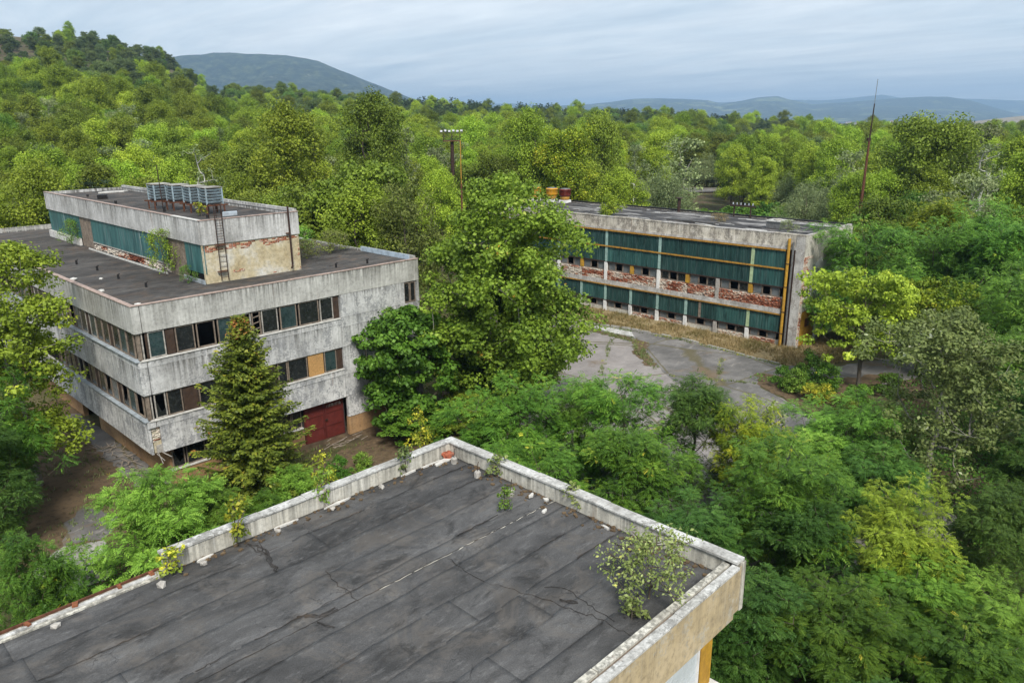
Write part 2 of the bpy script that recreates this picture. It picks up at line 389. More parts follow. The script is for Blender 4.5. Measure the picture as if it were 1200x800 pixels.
def glass(name, col, rough=0.12, var=0.4):
    n = NT(name); p = n.pos()
    f = n.noise(p, 1.3, 5, 0.6)
    c = n.mix(1.0, col, n.ramp(f, [(0.3, 1 - var), (0.7, 1 + var)]), 'MULTIPLY')
    g = n.noise(p, 4, 6, 0.7)
    c = n.mix(n.ramp(g, [(0.56, 0.0), (0.75, 0.28)]), c, (0.16, 0.16, 0.15))
    return n.done(c, n.ramp(g, [(0.4, rough), (0.7, rough + 0.35)]), spec=0.5)
MAT['glass_dark'] = glass('dirty_dark_glass', (0.016, 0.018, 0.018))
MAT['glass_teal'] = glass('dusty_teal_glass', (0.026, 0.046, 0.047), 0.2)
MAT['glass_grey'] = glass('dusty_grey_glass', (0.12, 0.13, 0.135), 0.25)
MAT['glass_curtain'] = glass('pale_curtained_glass', (0.5, 0.54, 0.56), 0.15, 0.15)

def leaf(name, stops, trans=0.3, hue=0.014, val=0.3, rough=0.55, gain=1.7):
    n = NT(name); stops = [(p, tuple(min(0.75, q * gain) for q in c)) for p, c in stops]
    c = n.ramp(n.attr('tint'), stops)
    h = n.n.new('ShaderNodeHueSaturation'); n.link(c, h.inputs['Color'])
    r = n.rnd()
    n.link(n.ramp(r, [(0.0, 0.5 - hue), (1.0, 0.5 + hue)]), h.inputs['Hue'])
    r2 = n.math('FRACT', n.math('MULTIPLY', r, 7.31))
    n.link(n.ramp(r2, [(0.0, 1 - val), (1.0, 1 + val)]), h.inputs['Value'])
    c = h.outputs[0]
    n.done(c, rough, spec=0.25)
    tr = n.n.new('ShaderNodeBsdfTranslucent'); n.link(c, tr.inputs['Color'])
    mx = n.n.new('ShaderNodeMixShader'); mx.inputs[0].default_value = trans
    n.link(n.p.outputs[0], mx.inputs[1]); n.link(tr.outputs[0], mx.inputs[2]); n.link(mx.outputs[0], n.out.inputs['Surface'])
    return n.m
MAT['lf_big'] = leaf('broad_leaf_green', gain=2.3, stops=[(0.0, (0.03, 0.062, 0.008)), (0.45, (0.085, 0.15, 0.014)), (0.8, (0.16, 0.25, 0.03)), (0.93, (0.3, 0.36, 0.09)), (1.0, (0.3, 0.2, 0.02))])
MAT['lf_deep'] = leaf('deep_leaf_green', [(0.0, (0.025, 0.06, 0.008)), (0.5, (0.055, 0.12, 0.012)), (0.85, (0.1, 0.19, 0.022)), (1.0, (0.17, 0.26, 0.05))])
MAT['lf_locust'] = leaf('locust_leaf_green', gain=1.6, stops=[(0.0, (0.026, 0.066, 0.01)), (0.45, (0.058, 0.128, 0.015)), (0.8, (0.105, 0.195, 0.022)), (0.94, (0.17, 0.25, 0.03)), (1.0, (0.32, 0.3, 0.03))])
MAT['lf_locust_blue'] = leaf('locust_leaf_bluish', gain=1.55, stops=[(0.0, (0.024, 0.058, 0.011)), (0.5, (0.052, 0.106, 0.017)), (1.0, (0.1, 0.17, 0.03))])
MAT['lf_locust_bright'] = leaf('locust_leaf_bright', gain=1.75, stops=[(0.0, (0.045, 0.09, 0.012)), (0.5, (0.095, 0.175, 0.022)), (0.85, (0.16, 0.26, 0.036)), (1.0, (0.26, 0.33, 0.07))])
MAT['lf_gold'] = leaf('yellowing_leaf', gain=1.7, stops=[(0.0, (0.05, 0.09, 0.008)), (0.4, (0.13, 0.18, 0.012)), (0.75, (0.25, 0.28, 0.018)), (1.0, (0.42, 0.34, 0.03))])
MAT['lf_poplar'] = leaf('poplar_leaf_yellow_green', gain=2.1, stops=[(0.0, (0.062, 0.096, 0.01)), (0.45, (0.13, 0.182, 0.016)), (0.8, (0.2, 0.26, 0.026)), (1.0, (0.31, 0.34, 0.04))], val=0.34)
MAT['lf_poplar_dark'] = leaf('poplar_leaf_green', gain=2, stops=[(0.0, (0.036, 0.054, 0.007)), (0.5, (0.085, 0.112, 0.012)), (1.0, (0.16, 0.195, 0.025))])
MAT['lf_broad'] = leaf('woodland_leaf_green', gain=2, stops=[(0.0, (0.025, 0.05, 0.01)), (0.5, (0.06, 0.1, 0.016)), (1.0, (0.12, 0.17, 0.03))], hue=0.015)
MAT['lf_willow'] = leaf('willow_leaf_grey_green', gain=1.75, stops=[(0.0, (0.06, 0.08, 0.035)), (0.5, (0.12, 0.15, 0.06)), (1.0, (0.22, 0.25, 0.12))])
MAT['lf_silver'] = leaf('silver_poplar_leaf', gain=1.95, stops=[(0.0, (0.04, 0.065, 0.018)), (0.5, (0.09, 0.125, 0.035)), (0.8, (0.14, 0.18, 0.055)), (0.9, (0.26, 0.3, 0.17)), (1.0, (0.36, 0.38, 0.3))], trans=0.25)  # grey-green leaf; the palest stops paint whitish glints into its colour
MAT['lf_olive'] = leaf('olive_leaf', [(0.0, (0.05, 0.06, 0.012)), (0.5, (0.105, 0.12, 0.024)), (1.0, (0.19, 0.2, 0.05))])
MAT['lf_hill'] = leaf('hillside_leaf', gain=2, stops=[(0.0, (0.028, 0.045, 0.014)), (0.5, (0.06, 0.085, 0.026)), (1.0, (0.11, 0.135, 0.05))], hue=0.015, val=0.35)
MAT['lf_pine'] = leaf('pine_needles', gain=1.6, stops=[(0.0, (0.008, 0.018, 0.007)), (0.6, (0.02, 0.035, 0.013)), (1.0, (0.045, 0.06, 0.022))], trans=0.1)
MAT['lf_spruce'] = leaf('spruce_needles', gain=1.75, stops=[(0.0, (0.022, 0.036, 0.005)), (0.45, (0.072, 0.096, 0.011)), (0.75, (0.135, 0.158, 0.018)), (0.92, (0.21, 0.19, 0.025)), (1.0, (0.2, 0.085, 0.025))], trans=0.15, hue=0.0, val=0.0)
MAT['lf_yellow'] = leaf('yellow_flowering_leaf', gain=1.3, stops=[(0.0, (0.08, 0.12, 0.012)), (0.4, (0.18, 0.22, 0.02)), (0.7, (0.45, 0.42, 0.04)), (1.0, (0.62, 0.56, 0.06))])
MAT['lf_weed'] = leaf('weed_leaf', gain=1.4, stops=[(0.0, (0.06, 0.085, 0.02)), (0.5, (0.14, 0.18, 0.05)), (0.85, (0.26, 0.3, 0.12)), (1.0, (0.5, 0.46, 0.08))])
MAT['lf_dry'] = leaf('dry_grass_blades', gain=1.3, stops=[(0.0, (0.09, 0.1, 0.025)), (0.35, (0.17, 0.15, 0.05)), (0.7, (0.3, 0.23, 0.1)), (1.0, (0.42, 0.33, 0.17))], trans=0.2)
def bark(name, a, b):
    n = NT(name); p = n.obj()
    f = n.noise(n.map(p, (4, 4, 1.2)), 2.0, 5, 0.7)
    n.bump(f, 0.5, 0.02); return n.done(n.ramp(f, [(0.3, a), (0.7, b)]), 0.92)
MAT['bark'] = bark('grey_brown_bark', (0.05, 0.04, 0.03), (0.15, 0.125, 0.1))
MAT['bark_pale'] = bark('pale_grey_bark', (0.14, 0.13, 0.11), (0.32, 0.3, 0.26))
MAT['bark_white'] = bark('white_bark', (0.3, 0.29, 0.27), (0.62, 0.6, 0.56))

# ------------------------------------------------------------------ terrain
_nr = np.random.RandomState(11)
_tab = _nr.rand(256, 256)
def vnoise(x, y):
    x = np.asarray(x, float); y = np.asarray(y, float)
    xi = np.floor(x).astype(int); yi = np.floor(y).astype(int); fx = x - xi; fy = y - yi
    fx = fx * fx * (3 - 2 * fx); fy = fy * fy * (3 - 2 * fy)
    a = _tab[xi % 256, yi % 256]; b = _tab[(xi + 1) % 256, yi % 256]; c = _tab[xi % 256, (yi + 1) % 256]; d = _tab[(xi + 1) % 256, (yi + 1) % 256]
    return (a * (1 - fx) + b * fx) * (1 - fy) + (c * (1 - fx) + d * fx) * fy
def fbm(x, y, o=4):
    s = 0; a = 0.5
    for k in range(o): s = s + a * (vnoise(x * 2 ** k + 17 * k, y * 2 ** k + 5 * k) - 0.5); a *= 0.5
    return s
_CX = [-900, -400, -200, 0, 150, 200, 230, 262, 300, 400, 470, 600, 700, 800, 900, 1000, 1200, 1500, 2200]
_CH = [95, 92, 88, 76, 66, 58, 47, 33, 29, 26, 23, 15.5, 13, 11, 6, 3, 1, 0, 0]
CREST_T = 520.0
def heading(x, y):
    """bearing code (tangent units) and forward distance from the viewpoint"""
    t = x * FH[0] + y * FH[1]; s = x * RT[0] + y * RT[1]
    ts = np.where(np.abs(t) < 1, 1, t)
    return np.where(t > 5, 600 + 918 * s / ts, np.where(s < 0, -900, 2200)), np.hypot(t, s * 0.55) * np.where(t > 0, 1, 0.0)
def terr(x, y):
    x = np.asarray(x, float); y = np.asarray(y, float)
    b, t = heading(x, y)
    hc = np.interp(b, _CX, _CH)
    u = np.clip((t - 95) / (CREST_T - 95), 0, 1)
    h = hc * u ** 1.22
    v = np.clip((t - CREST_T) / 900, 0, 1); v = v * v * (3 - 2 * v)
    h = h * (1 - v) - 32 * v
    h = h + u * 5 * fbm(x / 60, y / 60, 3) * (1 - v)
    h = h - 0.36 * np.exp(-((x - 26.5) ** 2 + (y - 40.2) ** 2) / 30)
    return h
def T0(x, y): return float(terr(x, y))

def mesh_np(name, V, F4, mat, smooth=True):
    me = bpy.data.meshes.new(name)
    V = np.asarray(V, np.float32); F4 = np.asarray(F4, np.int32); n = F4.shape[1]
    me.vertices.add(len(V)); me.vertices.foreach_set('co', V.ravel())
    me.loops.add(F4.size); me.loops.foreach_set('vertex_index', F4.ravel())
    me.polygons.add(len(F4)); me.polygons.foreach_set('loop_start', np.arange(0, F4.size, n, dtype=np.int32))
    me.polygons.foreach_set('loop_total', np.full(len(F4), n, np.int32))
    if smooth: me.polygons.foreach_set('use_smooth', np.ones(len(F4), bool))
    me.update(calc_edges=True)
    if mat is not None: me.materials.append(mat)
    return me
def grid_faces(a, b, wrap=False):
    i = np.arange(a - 1)[:, None]; j = np.arange(b if wrap else b - 1)[None, :]
    j2 = (j + 1) % b
    return np.stack([i * b + j, i * b + j2, (i + 1) * b + j2, (i + 1) * b + j], -1).reshape(-1, 4)

def ground_mat():
    n = NT('forest_floor'); p = n.pos()
    a = n.noise(p, 0.16, 7, 0.65); b = n.noise(p, 1.1, 7, 0.7)
    c = n.ramp(b, [(0.3, (0.03, 0.022, 0.013)), (0.45, (0.07, 0.05, 0.03)), (0.58, (0.115, 0.08, 0.047)), (0.72, (0.17, 0.125, 0.08))])
    c = n.mix(n.ramp(a, [(0.42, 0.0), (0.56, 0.85)]), c, n.ramp(b, [(0.35, (0.022, 0.03, 0.008)), (0.65, (0.075, 0.08, 0.02))]))
    k = n.noise(p, 0.02, 5, 0.6)
    far = n.ramp(k, [(0.5, 0.0), (0.58, 0.55)])
    c = n.mix(far, c, n.ramp(n.noise(p, 0.07, 6, 0.7), [(0.35, (0.09, 0.09, 0.035)), (0.6, (0.2, 0.165, 0.085)), (0.75, (0.3, 0.25, 0.16))]))
    n.bump(b, 0.7, 0.12); return n.done(c, 0.95)
MAT['ground'] = ground_mat()
rr = np.concatenate([np.arange(0.5, 75, 1.5), 75 * 1.045 ** np.arange(0, 118)])
az = np.linspace(0, 2 * math.pi, 300, endpoint=False)
gx = rr[:, None] * np.cos(az)[None, :]; gy = rr[:, None] * np.sin(az)[None, :]
gz = terr(gx, gy)
g_me = mesh_np('ground', np.stack([gx, gy, gz], -1).reshape(-1, 3), grid_faces(len(rr), len(az), True), MAT['ground'])
ground = bpy.data.objects.new('ground', g_me); COL.objects.link(ground); tag(ground, kind='structure')

def ragged(outline, step=0.6, jit=0.18, seed=1):
    r = random.Random(seed); out = []
    n = len(outline)
    for i in range(n):
        a = Vector(outline[i]); b = Vector(outline[(i + 1) % n]); L = (b - a).length; k = max(1, int(L / step))
        nrm = Vector((-(b - a).y, (b - a).x)) / max(L, 1e-6)
        for j in range(k):
            p = a.lerp(b, j / k) + nrm * r.uniform(-jit, jit)
            out.append((p.x, p.y))
    return out
def sheet(name, outline, z, mat, step=0.6, jit=0.18, seed=1, label=None):
    out = ragged(outline, step, jit, seed)
    o = MB().add([(x, y, T0(x, y) + z) for x, y in out], [tuple(range(len(out)))]).build(name, mat)
    if o.data.polygons[0].normal.z < 0: o.data.flip_normals()
    tag(o, label, kind='structure'); return o
def asphalt(name, a, b, c, crack=0.8):
    n = NT(name); p = n.pos()
    f = n.noise(p, 0.35, 6, 0.65); g = n.noise(p, 26, 3, 0.7)
    col = n.mix(0.6, n.ramp(f, [(0.32, a), (0.5, b), (0.68, c)]), n.ramp(g, [(0.3, 0.6), (0.7, 1.4)]), 'MULTIPLY')
    st = n.noise(n.map(p, (0.5, 1.7, 1), rot=(0, 0, 0.5)), 1.0, 7, 0.72, 0.5)
    col = n.mix(n.ramp(st, [(0.56, 0.0), (0.7, 0.6)]), col, (0.36, 0.33, 0.3))
    cr = n.voro(n.mix(0.3, p, n.noise(p, 0.7, 5, 0.6, out=1)), 0.2, 'DISTANCE_TO_EDGE')
    cm = n.math('MULTIPLY', n.ramp(cr, [(0.006, 1.0), (0.016, 0.0)]), crack)
    col = n.mix(cm, col, (0.1, 0.085, 0.04))
    li = n.noise(p, 0.22, 8, 0.72)
    col = n.mix(n.ramp(li, [(0.56, 0.0), (0.65, 0.85)]), col, (0.15, 0.11, 0.07))
    n.bump(g, 0.3, 0.01); return n.done(col, 0.9)
MAT['asph_old'] = asphalt('old_pinkish_asphalt', (0.17, 0.155, 0.145), (0.23, 0.21, 0.2), (0.3, 0.275, 0.26))
MAT['asph_new'] = asphalt('dark_patched_asphalt', (0.085, 0.081, 0.078), (0.135, 0.129, 0.123), (0.22, 0.208, 0.198), 0.8)
MAT['litter'] = plain('leaf_litter', (0.115, 0.08, 0.046), 0.95, 0, 0.55, 3, 0.6, (0.05, 0.03, 0.018))
MAT['dry_soil'] = plain('dry_straw_soil', (0.25, 0.19, 0.1), 0.95, 0, 0.4, 2.5, 0.5, (0.12, 0.11, 0.045))
yard = [(24, 14), (25, 26), (30, 31.5), (38, 34.5), (44, 40), (50, 48), (56, 58), (59, 58), (59, 52), (58.9, 46.3), (60.0, 41.9), (60.5, 36.4), (59.6, 30.4), (59.2, 25.6),
        (61.2, 22.6), (70, 18.5), (84, 14), (84, 9.5), (70, 13.5), (62, 17), (56, 19.3), (57.2, 23.0), (55.6, 26.2), (53.0, 24.8), (50.8, 20.6), (48.2, 17.4), (46, 12), (40, 7), (32, 8)]
sheet('yard_asphalt', yard, 0.012, MAT['asph_old'], 0.8, 0.2, 3)
sheet('road_asphalt', [(57.2, 46.0), (58.8, 46.0), (59.9, 41.9), (60.4, 36.4), (59.5, 30.4), (59.1, 25.6), (61.1, 22.7), (70, 18.6), (84, 14.2), (84, 9.9), (70, 13.9), (62, 17.4), (55.8, 19.6), (57.0, 23.0), (55.4, 26.0), (52.8, 24.6),
                       (50.6, 20.4), (48.0, 17.2), (46, 12.2), (40, 7.4), (37.5, 12), (43, 20), (48.5, 28.5), (51.8, 33.5), (54.8, 36.6), (57.4, 38.2), (57.6, 42)], 0.018, MAT['asph_new'], 0.7, 0.15, 5)
sheet('concrete_apron', [(58.0, 39.8), (59.3, 41.6), (59.0, 45.2), (58.2, 45.4), (57.6, 42.6)], 0.026, MAT['conc_coping'], 0.5, 0.2, 6)
sheet('leaf_drift', [(54.8, 36.6), (57.3, 38.0), (57.6, 42.4), (57.3, 46.5), (56.5, 46.4), (56.6, 42.2), (56.4, 39.0), (54.0, 37.4), (51.2, 34.0), (51.6, 33.2)], 0.024, MAT['litter'], 0.35, 0.25, 8)
sheet('verge', [(59.2, 56), (59.1, 46.3), (60.2, 41.9), (60.7, 36.4), (59.8, 30.4), (59.3, 25.8), (61.4, 23.2), (66, 21.4), (70, 22), (70, 27.0), (64.6, 27.0), (64.6, 56)], 0.030, MAT['dry_soil'], 0.5, 0.25, 9)
sheet('leaf_litter_bed', [(53.0, 24.6), (50.6, 20.2), (48.4, 17.2), (51, 15.0), (55.8, 19.4), (62, 17.2), (63, 18.6), (58, 21.5), (57.4, 23.2), (55.8, 26.4)], 0.030, MAT['litter'], 0.5, 0.3, 10)
sheet('leaf_litter_bed', [(24, 24), (25.2, 26.4), (30.2, 31.8), (38.2, 34.8), (44.2, 40.3), (46, 43), (40, 44), (34, 41), (27, 39.5), (20, 38), (20, 30)], 0.030, MAT['litter'], 0.6, 0.4, 11)
sheet('moss_yard', [(5.0, 38), (6.5, 52), (10, 62), (14.5, 62), (14.5, 41.5), (18, 41.3), (18, 39.0), (13, 37.4)], 0.016, MAT['litter'], 0.6, 0.35, 12)
sheet('yard_concrete', [(6.0, 34.0), (8.9, 34.5), (9.6, 38.0), (8.0, 38.9), (6.2, 37.4)], 0.024, MAT['yard_slab'], 0.5, 0.12, 13)
sheet('asphalt_patch', [(8.1, 38.95), (9.7, 38.1), (11.0, 40.0), (10.2, 42.6), (8.8, 41.4)], 0.022, MAT['asph_new'], 0.5, 0.2, 14)
sheet('wall_apron', [(12.9, 42.2), (14.56, 41.9), (14.56, 58), (13.5, 58)], 0.024, MAT['asph_new'], 0.5, 0.2, 15)
# lane seen between the trees far behind the long building
def fwd(b, t, h=None):
    q = FH * t + RT * (t * (b - 600) / 918)
    return (q[0], q[1], T0(q[0], q[1]) if h is None else h)
sheet('lane', [fwd(785, 196)[:2], fwd(862, 203)[:2], fwd(868, 212)[:2], fwd(800, 208)[:2]], 0.35, MAT['asph_new'], 3, 0.6, 16)

# ------------------------------------------------------------------ far hills
def hill_mat(name, cols, fld=None, rock=None):
    n = NT(name); p = n.pos()
    a = n.noise(p, 0.02, 9, 0.8); b = n.noise(p, 0.0035, 7, 0.7)
    c = n.ramp(a, [(0.36, cols[0]), (0.5, cols[1]), (0.62, cols[2])])
    if fld:
        c = n.mix(n.ramp(b, [(0.55, 0.0), (0.6, 0.8)]), c, fld)
    if rock:
        c = n.mix(n.ramp(n.noise(p, 0.005, 7, 0.75), [(0.64, 0.0), (0.68, 0.8)]), c, rock)
    n.bump(a, 1.0, 14); return n.done(c, 0.95)
MAT['mountain'] = hill_mat('mountain_forest', ((0.005, 0.01, 0.006), (0.025, 0.04, 0.02), (0.1, 0.115, 0.055)), None, (0.42, 0.38, 0.34))
MAT['far_hill'] = hill_mat('far_hill_forest', ((0.006, 0.012, 0.008), (0.03, 0.045, 0.025), (0.1, 0.12, 0.06)), (0.2, 0.23, 0.1), (0.4, 0.36, 0.3))
MAT['far_field'] = hill_mat('stubble_field', ((0.22, 0.17, 0.1), (0.32, 0.26, 0.17), (0.38, 0.32, 0.22)), (0.16, 0.17, 0.08))
RIDGE = {}
def ridge(name, crest, D, t0, mat, rough=0.12, base=-45, cols=260, rows=60, seed=0):
    bs = np.array([c[0] for c in crest], float); ys = np.array([c[1] for c in crest], float)
    b = np.linspace(bs[0], bs[-1], cols)
    top = 20 + D * (142 - np.interp(b, bs, ys)) / 918
    t = np.concatenate([np.linspace(t0, D, rows), np.linspace(D, D + (D - t0) * 0.5, 14)[1:]])
    u = np.clip((t - t0) / (D - t0), 0, 1)
    prof = u ** 1.35
    back = np.clip((t - D) / ((D - t0) * 0.5), 0, 1)
    prof = np.where(t > D, 1 - 0.8 * back, prof)
    s = t[:, None] * (b[None, :] - 600) / 918
    X = FH[0] * t[:, None] + RT[0] * s; Y = FH[1] * t[:, None] + RT[1] * s
    sc = (D - t0) / 5.0
    rel = fbm(X / sc + seed, Y / sc + seed * 3, 5) * rough * (top[None, :] - base) * 2.4 * np.clip(prof, 0, 1)[:, None] * (1 - np.exp(-((1 - prof)[:, None] / 0.15) ** 2) * 0.85)
    Z = base + (top[None, :] - base) * prof[:, None] + rel
    me = mesh_np(name, np.stack([X, Y, Z], -1).reshape(-1, 3), grid_faces(len(t), cols), mat)
    if me.polygons[0].normal.z < 0: me.flip_normals()
    o = bpy.data.objects.new(name, me); COL.objects.link(o); tag(o, kind='structure')
    RIDGE[name] = (b, t, Z)
    return o
ridge('blue_mountain', [(20, 150), (120, 96), (190, 73), (225, 68), (262, 66), (300, 67), (345, 69), (380, 75), (402, 84), (430, 95), (466, 109), (500, 122), (560, 141), (620, 150)], 4200, 2000, MAT['mountain'], 0.34, seed=2, cols=420, rows=110)
ridge('far_ridge', [(480, 135), (560, 123), (600, 122), (660, 126), (720, 124), (800, 124), (925, 121), (969, 121.5), (1002, 119), (1033, 116), (1056, 120), (1137, 121.5), (1200, 124), (1300, 127), (1420, 138)], 11000, 8500, MAT['far_hill'], 0.05, seed=5)
ridge('valley_hills', [(560, 150), (630, 127), (667, 125), (694, 124), (744, 118.5), (765, 118), (800, 118), (830, 120), (847, 124), (870, 121), (888, 118), (911, 117), (925, 121), (952, 126), (989, 124), (1036, 121), (1087, 119), (1110, 119), (1137, 123), (1164, 131), (1200, 140), (1300, 150)], 7600, 4200, MAT['far_hill'], 0.24, cols=420, rows=90, seed=7)
ridge('field_hill', [(1040, 158), (1085, 152), (1130, 148), (1170, 144), (1200, 141), (1260, 138), (1360, 136), (1460, 150)], 2700, 1700, MAT['far_field'], 0.04, seed=9)

# village houses on the foot of the far hills
MAT['far_wall'] = plain('far_house_wall', (0.7, 0.68, 0.64), 0.9, 0, 0.1, 1)
MAT['far_roof'] = plain('far_house_roof', (0.36, 0.14, 0.08), 0.9, 0, 0.2, 1)
hr = random.Random(5); hb, ht, hz = RIDGE['valley_hills']
hw = MB().box(-6, 6, -5, 5, -2, 6).mesh('wall'); hw.materials.append(MAT['far_wall'])
hrf = MB().add([(-6.4, -5.6, 6), (6.4, -5.6, 6), (6.4, 5.6, 6), (-6.4, 5.6, 6), (-6.4, 0, 9.5), (6.4, 0, 9.5)], [(0, 1, 5, 4), (2, 3, 4, 5), (0, 4, 3), (1, 2, 5), (3, 2, 1, 0)]).mesh('roof'); hrf.materials.append(MAT['far_roof'])
for k in range(60):
    i = hr.randint(8, 24); j = int(np.argmin(abs(hb - hr.gauss(1003, 34))))
    q = fwd(hb[j], ht[i], hz[i, j])
    e = empty('village_house', q, hr.uniform(0, 3)); sc = hr.uniform(0.8, 1.5); e.scale = (sc, sc, sc)
    tag(e, 'tiny pale house in the village strewn over the hazy valley beyond the woods', 'house', 'houses of the distant village')
    for nm, me in (('wall', hw), ('roof', hrf)):
        o = bpy.data.objects.new(nm, me); COL.objects.link(o); o.parent = e

# ------------------------------------------------------------------ building helpers
class Face:
    """a vertical facade plane: axis 'x' runs along X (outer side towards -Y), axis 'y' runs along Y (outer side towards -X)"""
    def __init__(s, axis, plane, root, sign=1): s.axis = axis; s.p = plane; s.root = root; s.sg = sign
    def add(s, mb, a0, a1, d0, d1, z0, z1):
        q0, q1 = s.p + s.sg * d0, s.p + s.sg * d1; q0, q1 = min(q0, q1), max(q0, q1)
        return mb.box(a0, a1, q0, q1, z0, z1) if s.axis == 'x' else mb.box(q0, q1, a0, a1, z0, z1)
    def box(s, name, mat, a0, a1, d0, d1, z0, z1, parent=None, **k):
        return s.add(MB(), a0, a1, d0, d1, z0, z1).build(name, mat, parent or s.root, **k)
    def pt(s, a, d, z): return (a, s.p + s.sg * d, z) if s.axis == 'x' else (s.p + s.sg * d, a, z)
    def window(s, a0, a1, z0, z1, kind, d=0.10, fw=0.06, frame='wood_frame', parent=None):
        par = parent or s.root
        if kind == 'board':
            return s.box('window_board', MAT['board'], a0, a1, d - 0.01, d + 0.03, z0, z1, par)
        if kind == 'osb':
            return s.box('window_board', MAT['osb'], a0, a1, d - 0.03, d + 0.01, z0, z1, par)
        m = MB()
        for q in ((a0, a0 + fw, z0, z1), (a1 - fw, a1, z0, z1), (a0 + fw, a1 - fw, z0, z0 + fw), (a0 + fw, a1 - fw, z1 - fw, z1)):
            s.add(m, q[0], q[1], d - 0.03, d + 0.05, q[2], q[3])
        if kind == 'slats':
            for k in range(3):
                zc = z0 + (z1 - z0) * (0.25 + 0.25 * k)
                m.bar(s.pt(a0 + fw, d, zc), s.pt(a1 - fw, d, zc + 0.08), 0.03, 0.05)
        f = m.build('window', MAT[frame], par)
        if kind in ('dark', 'slats'): return f
        if kind == 'broken':
            a, b = a0 + fw, a1 - fw; e = d + 0.012
            mm = MB()
            mm.add([s.pt(a, e, z0 + fw), s.pt(b, e, z0 + fw), s.pt(b, e, z0 + (z1 - z0) * 0.35), s.pt(a + (b - a) * 0.55, e, z0 + (z1 - z0) * 0.22), s.pt(a + (b - a) * 0.2, e, z0 + (z1 - z0) * 0.6), s.pt(a, e, z0 + (z1 - z0) * 0.8)], [(0, 1, 2, 3, 4, 5)])
            mm.build('pane', MAT['glass_dark'], f); return f
        s.box('pane', MAT[{'glass': 'glass_dark', 'teal': 'glass_teal', 'grey': 'glass_grey', 'curtain': 'glass_curtain'}[kind]], a0 + fw * 0.8, a1 - fw * 0.8, d + 0.008, d + 0.016, z0 + fw * 0.8, z1 - fw * 0.8, f)
        return f
def brickwork(name, face, a0, a1, z0, z1, parent, keep=0.95, d=0.0, rough=0.03, pale=0.3, seed=1, mask=None):
    r = np.random.RandomState(seed); V = []; Fc = []; tint = []
    nz = int((z1 - z0) / 0.082)
    for i in range(nz):
        zc = z0 + i * 0.082; a = a0 + (0.13 if i % 2 else 0) * r.rand()
        while a < a1 - 0.06:
            w = min(r.choice([0.25, 0.25, 0.125]), a1 - a)
            if r.rand() < keep and (mask is None or mask(a, zc)):
                o = d - r.rand() * rough; b = len(V)
                for q in ((a, zc), (a + w - 0.014, zc), (a + w - 0.014, zc + 0.07), (a, zc + 0.07)):
                    V.append(face.pt(q[0], o, q[1])); V.append(face.pt(q[0], d + 0.06, q[1]))
                Fc += [(b, b + 2, b + 4, b + 6), (b, b + 1, b + 3, b + 2), (b + 2, b + 3, b + 5, b + 4), (b + 4, b + 5, b + 7, b + 6), (b + 6, b + 7, b + 1, b)]
                tint += [min(1, max(0, r.normal(0.4 + pale * vn1(a * 0.35 + seed, zc), 0.2)))] * 8
            a += w
    o0 = root_loc(parent)
    me = mesh_np(name, np.array(V) - np.array(o0), np.array(Fc), MAT['bricks'], False)
    at = me.attributes.new('tint', 'FLOAT', 'POINT'); at.data.foreach_set('value', np.array(tint, np.float32))
    o = bpy.data.objects.new(name, me); COL.objects.link(o); o.parent = parent; tag(o, kind='stuff'); return o
def vn1(a, b): return float(vnoise(a * 2, b * 2)) * 2 - 0.6

# ------------------------------------------------------------------ A: three-storey block with window bands and a rooftop storey
A = empty('concrete_office_block', (14.58, 41.42, 0))
tag(A, 'three-storey grey concrete block with dark window bands, red door and rooftop storey', 'building')
AX, AY, AZ = 13.44, 40.92, 10.85
AE, AB = 32.65, 80.0
fr = Face('x', AY, A); lf = Face('y', AX, A)
# ground floor: ochre plinth set back under the upper storeys
pl = Face('x', 41.42, A); pll = Face('y', 14.58, A)
pl.box('plinth', MAT['plinth'], 14.58, 23.05, 0, 0.3, -0.8, 0.93)
fr.box('plinth', MAT['plinth'], 26.18, AE - 0.02, 0.04, 0.3, -0.8, 0.93)
pll.box('plinth', MAT['plinth'], 41.72, 53.6, 0.0, 0.3, -0.8, 2.42)
pll.box('plinth', MAT['plinth'], 57.0, AB - 0.4, 0.0, 0.3, -0.8, 2.42)
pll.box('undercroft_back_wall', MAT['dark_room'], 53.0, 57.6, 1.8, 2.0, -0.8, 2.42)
pl.box('sill', MAT['flash_white'], 14.5, 23.0, -0.06, 0.26, 0.93, 1.0)
for a0, a1, k in ((14.66, 15.4, 'broken'), (15.5, 16.6, 'glass'), (16.7, 17.8, 'glass'), (17.9, 19.0, 'dark'), (19.1, 20.2, 'glass'), (20.3, 21.4, 'glass'), (21.5, 22.25, 'glass'), (22.3, 22.98, 'glass')):
    pl.window(a0, a1, 1.01, 2.38, k, d=0.12)
fr.box('facade_panel', MAT['conc_low'], 26.18, AE - 0.005, 0.0, 0.2, 0.95, 2.43)
# floors and dark core
for z in (2.44, 5.9, 9.36):
    MB().prism([(AX + 0.25, AY + 0.25), (AE - 0.25, AY + 0.25), (AE - 0.25, 57.7), (26.9, 57.7), (26.9, AB - 0.3), (AX + 0.25, AB - 0.3)], z, z + 0.16).build('floor_slab', MAT['dark_room'], A)
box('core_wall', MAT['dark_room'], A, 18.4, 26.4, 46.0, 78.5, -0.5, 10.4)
box('core_wall', MAT['dark_room'], A, 26.42, 31.9, 46.0, 57.2, -0.5, 10.4)
